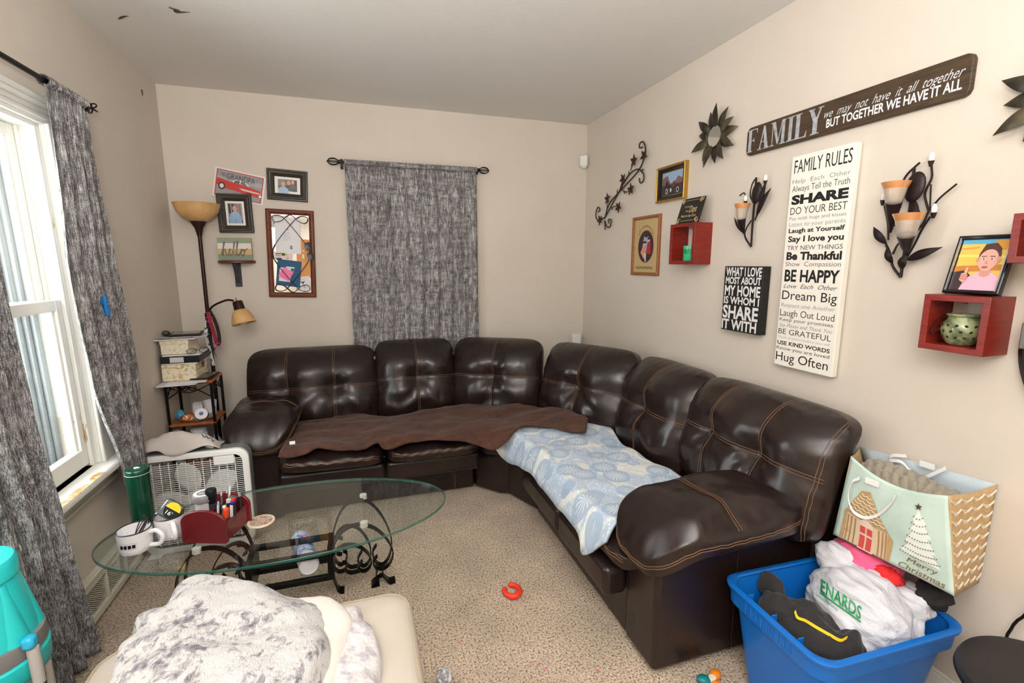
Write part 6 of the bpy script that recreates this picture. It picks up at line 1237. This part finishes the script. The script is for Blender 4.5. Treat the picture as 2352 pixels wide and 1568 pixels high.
def decal_text(body, quad, bold, n=1):
    vs, fs = glyphs(body, bold); a = min(v.x for v in vs); b = max(v.x for v in vs); c0 = min(v.y for v in vs); c1 = max(v.y for v in vs); pix = []
    for v in vs:
        i = (v.x - a) / (b - a); j = (v.y - c0) / (c1 - c0); top = V(quad[0]).lerp(V(quad[1]), i); bot = V(quad[3]).lerp(V(quad[2]), i); q = bot.lerp(top, j); pix.append((q.x, q.y))
    m = MB(); m.add(decal(bag_bv, pix, .45, .010), fs); return m
GRN = mat('green_ink', (30, 150, 84), .4)
obj('lettering', decal_text('ENARDS', [(1886, 1328), (1980, 1394), (1976, 1424), (1884, 1358)], .012), GRN, bag, True)
obj('tagline', decal_text('Dedicated to Service', [(1874, 1358), (1926, 1396), (1924, 1404), (1874, 1367)], .0), mat('green_ink_pale', (70, 150, 120), .4), bag, True)
mb = MB(); mb.ribbon(decal(bag_bv, [(1884 + k * 9.3, 1361 + k * 6.7) for k in range(11)], .45, .003), (.3, .2, .9), .001, .005); obj('underline', mb, GRN, bag, True)
t = single('pink_garment', blob(tuple(uz(1992, 1283, .475)), (.075, .11, .05), 8.8, .22, 30, None, None, .07, (1, .4)), mat('hot_pink_cloth', (244, 96, 140), .85, sheen=.2), 'bright pink garment poking out of the plastic bag', 'clothes', ang=80)
t = single('red_garment', blob(tuple(uz(2035, 1318, .475)), (.04, .05, .03), 4.4, .25, 18, None, None, .08), mat('red_cloth', (222, 40, 44), .85), 'small bit of red cloth between pink garment and plastic bag', 'clothes', ang=80)
t = single('grey_garment', blob((1.70, .905, .455), (.05, .05, .04), 14.4, .25, 18, None, None, .08), mat('dark_cloth', (36, 36, 38), .9), 'black cloth bundled under the gift bag corner', 'clothes', ang=80)
# gift bag
gb = thing('gift_bag', 'mint and kraft Christmas gift bag with white handles leaning on the wall', 'gift bag', (1.69, .99, .52))
A0, B0, A1, B1 = [ux(u, v, 1.60) for u, v in ((1955, 1047), (2178, 1138), (2192, 1368), (1914, 1226))]
xb_ = 1.822; D0, C0 = ux(1975, 1026, xb_), ux(2292, 1112, xb_); C1 = ux(2248, 1338, xb_); D1 = V((xb_, A0.y + .01, C1.z))
M_mint = mat('mint_paper', (196, 216, 206), .4, var=(5, (176, 198, 186), .4, .65)); M_kraft = mat('kraft_print', (196, 166, 122), .5, var=(60, (186, 154, 108), .4, .6)); M_in = mat('bag_inside', (196, 164, 128), .7); M_wr = mat('white_ribbon', (236, 234, 234), .5)
def quad(name, a, b, c, d, m, n=12, sag=0, bulge=V((0, 0, 0)), **kw):
    f = lambda i, j: (a.lerp(b, i)).lerp(d.lerp(c, i), j) + V((0, 0, -sag * math.sin(PI * i) * (1 - j))) + bulge * (math.sin(PI * i) * math.sin(PI * min(1, j + .15)) + .25 * noise.noise(V((i * 4, j * 4, a.x))))
    return obj(name, MB().grid(n, n, f), m, gb, True, solid=.0015, off=0, **kw), f
_, ff = quad('front_panel', A0, B0, A1, B1, M_mint, 26, .035, V((-.012, 0, .0)))
_, sf = quad('side_panel', B0, C0, C1, A1, M_kraft, 16, .01, V((.006, .008, 0))); quad('side_panel', D0, A0, B1, D1, M_kraft, 10, .01); quad('back_panel', C0, D0, D1, C1, mat('pale_blue_lining', (190, 204, 212), .5), 10); quad('bottom_panel', B1, A1, C1, D1, mat('bottom_red', (128, 40, 48), .6), 4)
def on(f, nrm):
    def g(pts): return [f(i, 1 - j) + nrm for i, j in pts]
    return g
FN = on(ff, V((-.0025, -.0005, 0))); SN = on(sf, V((0, -.0028, 0)))
def fpoly(name, polys, m):
    mb = MB()
    for pts in polys:
        c = (sum(p[0] for p in pts) / len(pts), sum(p[1] for p in pts) / len(pts)); P = []
        for a_, b_ in zip(pts, pts[1:] + pts[:1]): P += [(a_[0] + (b_[0] - a_[0]) * k / 6, a_[1] + (b_[1] - a_[1]) * k / 6) for k in range(6)]
        q = FN(P); mid = [FN([(c[0] + (x - c[0]) * .5, c[1] + (y - c[1]) * .5)])[0] for x, y in P]; cc = FN([c])[0]; n = len(P)
        mb.add(q + mid + [cc], [(k, (k + 1) % n, n + (k + 1) % n, n + k) for k in range(n)] + [(n + k, n + (k + 1) % n, 2 * n) for k in range(n)])
    return obj(name, mb, m, gb, True)
fpoly('house_print', [[(.06, .02), (.06, .36), (.20, .72), (.30, .78), (.50, .38), (.55, .30), (.52, .02)]], M_kraft)
FN = on(ff, V((-.004, -.0005, 0)))
fpoly('house_print', [[(.10, .02), (.10, .38), (.50, .36), (.50, .02)]], mat('biscuit_print', (222, 200, 168), .5)); FN = on(ff, V((-.0052, -.0005, 0)))
fpoly('door_print', [[(.24, .0), (.24, .36), (.30, .44), (.37, .36), (.38, .0)]], paint((232, 206, 186), .5)); FN = on(ff, V((-.0064, -.0005, 0)))
fpoly('door_print', [[(x, y), (x + .05, y), (x + .05, y + dh), (x, y + dh)] for x in (.25, .315) for y, dh in ((.02, .17), (.22, .09))], paint((214, 84, 76), .5))
fpoly('stripe_print', [[(x, .02), (x + .012, .02), (x + .012, .36), (x, .36)] for x in (.115, .15, .19, .42, .455, .485)], paint((176, 130, 84), .5))
mb = MB()
for r_ in range(7):
    y = .44 + .045 * r_; x0_, x1_ = .09 + .022 * r_, .49 - .026 * r_; n = max(2, 6 - r_ // 1 + 1)
    for k in range(n): mb.tube(FN([(x0_ + (x1_ - x0_) * (k + q) / n, y - .02 * math.sin(PI * q)) for q in (0, .25, .5, .75, 1)]), .0011, 4)
obj('roof_scallops', mb, paint((238, 228, 208), .5), gb, True)
FN = on(ff, V((-.003, -.0005, 0)))
tree = [(.765, .80), (.72, .68), (.75, .68), (.69, .54), (.72, .54), (.64, .38), (.68, .38), (.60, .24), (.92, .20), (.86, .34), (.89, .34), (.83, .50), (.86, .50), (.80, .66), (.825, .66)]
fpoly('tree_print', [tree], paint((230, 236, 230), .5)); FN = on(ff, V((-.005, -.0005, 0)))
mb = MB()
for r_, (y, hw) in enumerate(((.72, .035), (.64, .055), (.56, .07), (.47, .09), (.39, .11), (.31, .13), (.25, .15))):
    for k in range(4 + r_ * 2): q = k / (3 + r_ * 2); p = FN([(.765 - hw + 2 * hw * q, y - .025 * math.sin(PI * q))])[0]; mb.ball(p, .0018, 4)
obj('tree_dots', mb, paint((112, 92, 60), .5), gb, True)
fpoly('star_print', [[(.765 + (.035 if k % 2 == 0 else .014) * math.cos(PI / 2 + PI * k / 5), .84 + (.045 if k % 2 == 0 else .018) * math.sin(PI / 2 + PI * k / 5)) for k in range(10)]], paint((86, 60, 44), .4))
def bag_text(body, x0_, x1_, y0_, y1_, m, sh=.35):
    vs, fs = glyphs(body, .0, sh); a = min(v.x for v in vs); b = max(v.x for v in vs); c0 = min(v.y for v in vs); c1 = max(v.y for v in vs); mb = MB(); mb.add(FN([(x0_ + (x1_ - x0_) * (v.x - a) / (b - a), y0_ + (y1_ - y0_) * (v.y - c0) / (c1 - c0)) for v in vs]), fs); obj('lettering', mb, m, gb, True)
bag_text('Merry', .66, .90, .115, .195, mat('gold_foil', (176, 136, 74), .3, .6), .3); bag_text('Christmas', .60, .95, .03, .105, MATS['gold_foil'])
mb = MB()
for r_ in range(9):
    for k in range(4):
        for d_ in (0, .014): mb.tube(SN([(.03 + (k + q) * .235, .955 - .105 * r_ - d_ - .03 * math.sin(PI * q)) for q in [i_ / 12 for i_ in range(13)]]), .0013, 4)
        for sg in (-1, 1): mb.tube(SN([(.15 + k * .235 + sg * (.035 + .02 * math.cos(q)), .905 - .105 * r_ + .014 * math.sin(q)) for q in (0, 1, 2, 3, 4)]), .0009, 4)
obj('scallop_print', mb, paint((238, 228, 210), .5), gb, True)
FN = on(ff, V((-.006, -.001, 0)))
hp_ = decal(BVHTree.FromPolygons([V((1.585, 2, 0)), V((1.585, 0, 0)), V((1.585, 0, 2)), V((1.585, 2, 2))], [(0, 1, 2, 3)]), [(1974, 1098), (1955, 1108), (1948, 1140), (1958, 1172), (1985, 1188), (2015, 1183), (2042, 1160), (2055, 1140)], .7, .002)
obj('handle', MB().ribbon(hp_, (.3, .2, .9), .002, .011, 40), M_wr, gb, True)
hp_ = decal(BVHTree.FromPolygons([V((1.80, 2, 0)), V((1.80, 0, 0)), V((1.80, 0, 2)), V((1.80, 2, 2))], [(0, 1, 2, 3)]), [(2082, 1047), (2050, 1046), (2042, 1056), (2070, 1060), (2090, 1080), (2118, 1097), (2140, 1090), (2172, 1075)], .8, .002)
obj('handle', MB().ribbon(hp_, (.3, .5, .8), .002, .012, 40), M_wr, gb, True)
for (u, v), x in (((2003, 1107), 1.585), ((2129, 1068), 1.80)):
    p = ux(u, v, x); obj('hang_tag', MB().box((0, 0, 0), (.002, .045, .02), TR(p, 0, 0, 0) @ Matrix.Rotation(-.05, 4, 'X')), paint((236, 236, 234), .5), gb, True)
# chunky blanket inside the gift bag
def chunk(i, j):
    a = A0.lerp(B0, .07 + .88 * i); b = D0.lerp(C0, .07 + .88 * i); p = a.lerp(b, .09 + .78 * j); e = math.sin(PI * j) ** .5 * math.sin(PI * i) ** .4
    return p + V((0, 0, -.075 + (.075 - .05 * i) * e + .022 * abs(math.sin(i * 30 + 1.5 * math.sin(j * 5))) ** .7 * abs(math.sin(j * 11 + .7 * math.sin(i * 9))) ** .7 + .006 * noise.noise(V((i * 40, j * 24, 0)))))
mb = MB().grid(140, 60, chunk); single('chunky_throw', mb, mat('grey_chenille', (150, 142, 126), .95, sheen=.3, bump=(160, .4)), 'grey brown chunky knit throw folded inside the gift bag', 'throw', ang=80, solid=.01)

# ------------------------------------------------------------------ stool, cord, toys
so = thing('round_stool', 'round black padded stool by the right wall', 'stool', (1.612, .565, 0))
obj('seat', MB().lathe([(0, .40), (.18, .40), (.192, .41), (.196, .432), (.19, .446), (.165, .452), (0, .454)], 64), mat('black_vinyl', (38, 37, 37), .55, bump=(120, .15), var=(6, (48, 46, 45), .45, .7)), so); obj('seam', MB().tube([(.195 * math.cos(q), .195 * math.sin(q), .422) for q in [2 * PI * i / 64 for i in range(64)]], .003, 6, 0, True), M_black, so)
for k in range(4): a_ = PI / 4 + k * PI / 2; obj('leg', MB().cyl((.14 * math.cos(a_), .14 * math.sin(a_), .40), (.17 * math.cos(a_), .17 * math.sin(a_), 0), .014), M_black, so)
cd_ = [ux(u, v, W - .02) for u, v in ((2310, 1470), (2322, 1445), (2333, 1428), (2352, 1415), (2390, 1395))]
mb = MB(); mb.tube([V((cd_[0].x, cd_[0].y, .012))] + [V((cd_[0].x, cd_[0].y, .2))] + cd_ + [V((cd_[-1].x, cd_[-1].y - .12, .45)), V((cd_[-1].x, cd_[-1].y - .18, .1)), V((cd_[-1].x, cd_[-1].y - .3, .012))], .004, 8, 60); single('power_cord', mb, M_black, 'thin black cord bending up against the wall behind the stool', 'cord')
p = uz(1176, 1356, .014); a0 = math.radians(150)
mb = MB(); mb.tube([(p.x + .034 * math.cos(a0 + q), p.y + .040 * math.sin(a0 + q), .015) for q in [math.radians(5 + 285 * i / 30) for i in range(31)]], lambda q: .0135 * (1.05 - .25 * abs(2 * q - 1)), 14)
for k in (0, 1): mb.ball(mb.v[0 if k == 0 else -1] * 0 + V((p.x + .034 * math.cos(a0 + math.radians(5 + 285 * k)), p.y + .040 * math.sin(a0 + math.radians(5 + 285 * k)), .015)), .0125, 8)
single('teething_ring', mb, mat('coral_rubber', (232, 62, 38), .45), 'orange red C shaped toy lying on the carpet', 'toy')
p = uz(1021, 1556, .01); mb = blob((p.x, p.y, .016), (.026, .036, .016), 2.5, .35, 18, None, None, .12); M_cell = mat('cellophane', (226, 226, 230), .08, bump=(70, .8, .006), var=(60, (150, 146, 146), .42, .56)); single('cellophane_wrapper', mb, M_cell, 'crumpled clear plastic wrapper on the carpet by the ottoman', 'wrapper')
p = uz(1636, 1558, .02); t = thing('toy_spinner', 'orange and teal plastic toy on the carpet at the sofa corner', 'toy', (p.x, p.y, 0)); lobe = lambda a_: MB().ball((0, 0, 0), (.026, .019, .014), 10, TR((.03 * math.cos(a_), .03 * math.sin(a_), .016), 0, 0, a_))
obj('lobe', lobe(math.radians(160)), mat('teal_toy', (18, 120, 124), .35), t, label='teal lobe'); obj('lobe', lobe(math.radians(30)), mat('orange_toy', (240, 136, 36), .35), t, label='orange lobe'); obj('lobe', lobe(math.radians(-90)), MATS['orange_toy'], t); obj('hub', MB().cyl((0, 0, .002), (0, 0, .026), .013), paint((232, 226, 210), .4), t)
cols = [((236, 90, 160), 'pink')] ; n_ = 0
for u, v in ((1056, 1476), (966, 1492), (1236, 1526), (1372, 1540), (1250, 1540)):
    p = uz(u, v, .004); o = single('confetti_bit', MB().box((p.x, p.y, .005), (.007, .006, .003), None), paint((232, 96, 160), .6), 'tiny pink scrap lying on the carpet', 'scrap', group='pink scraps on the carpet')
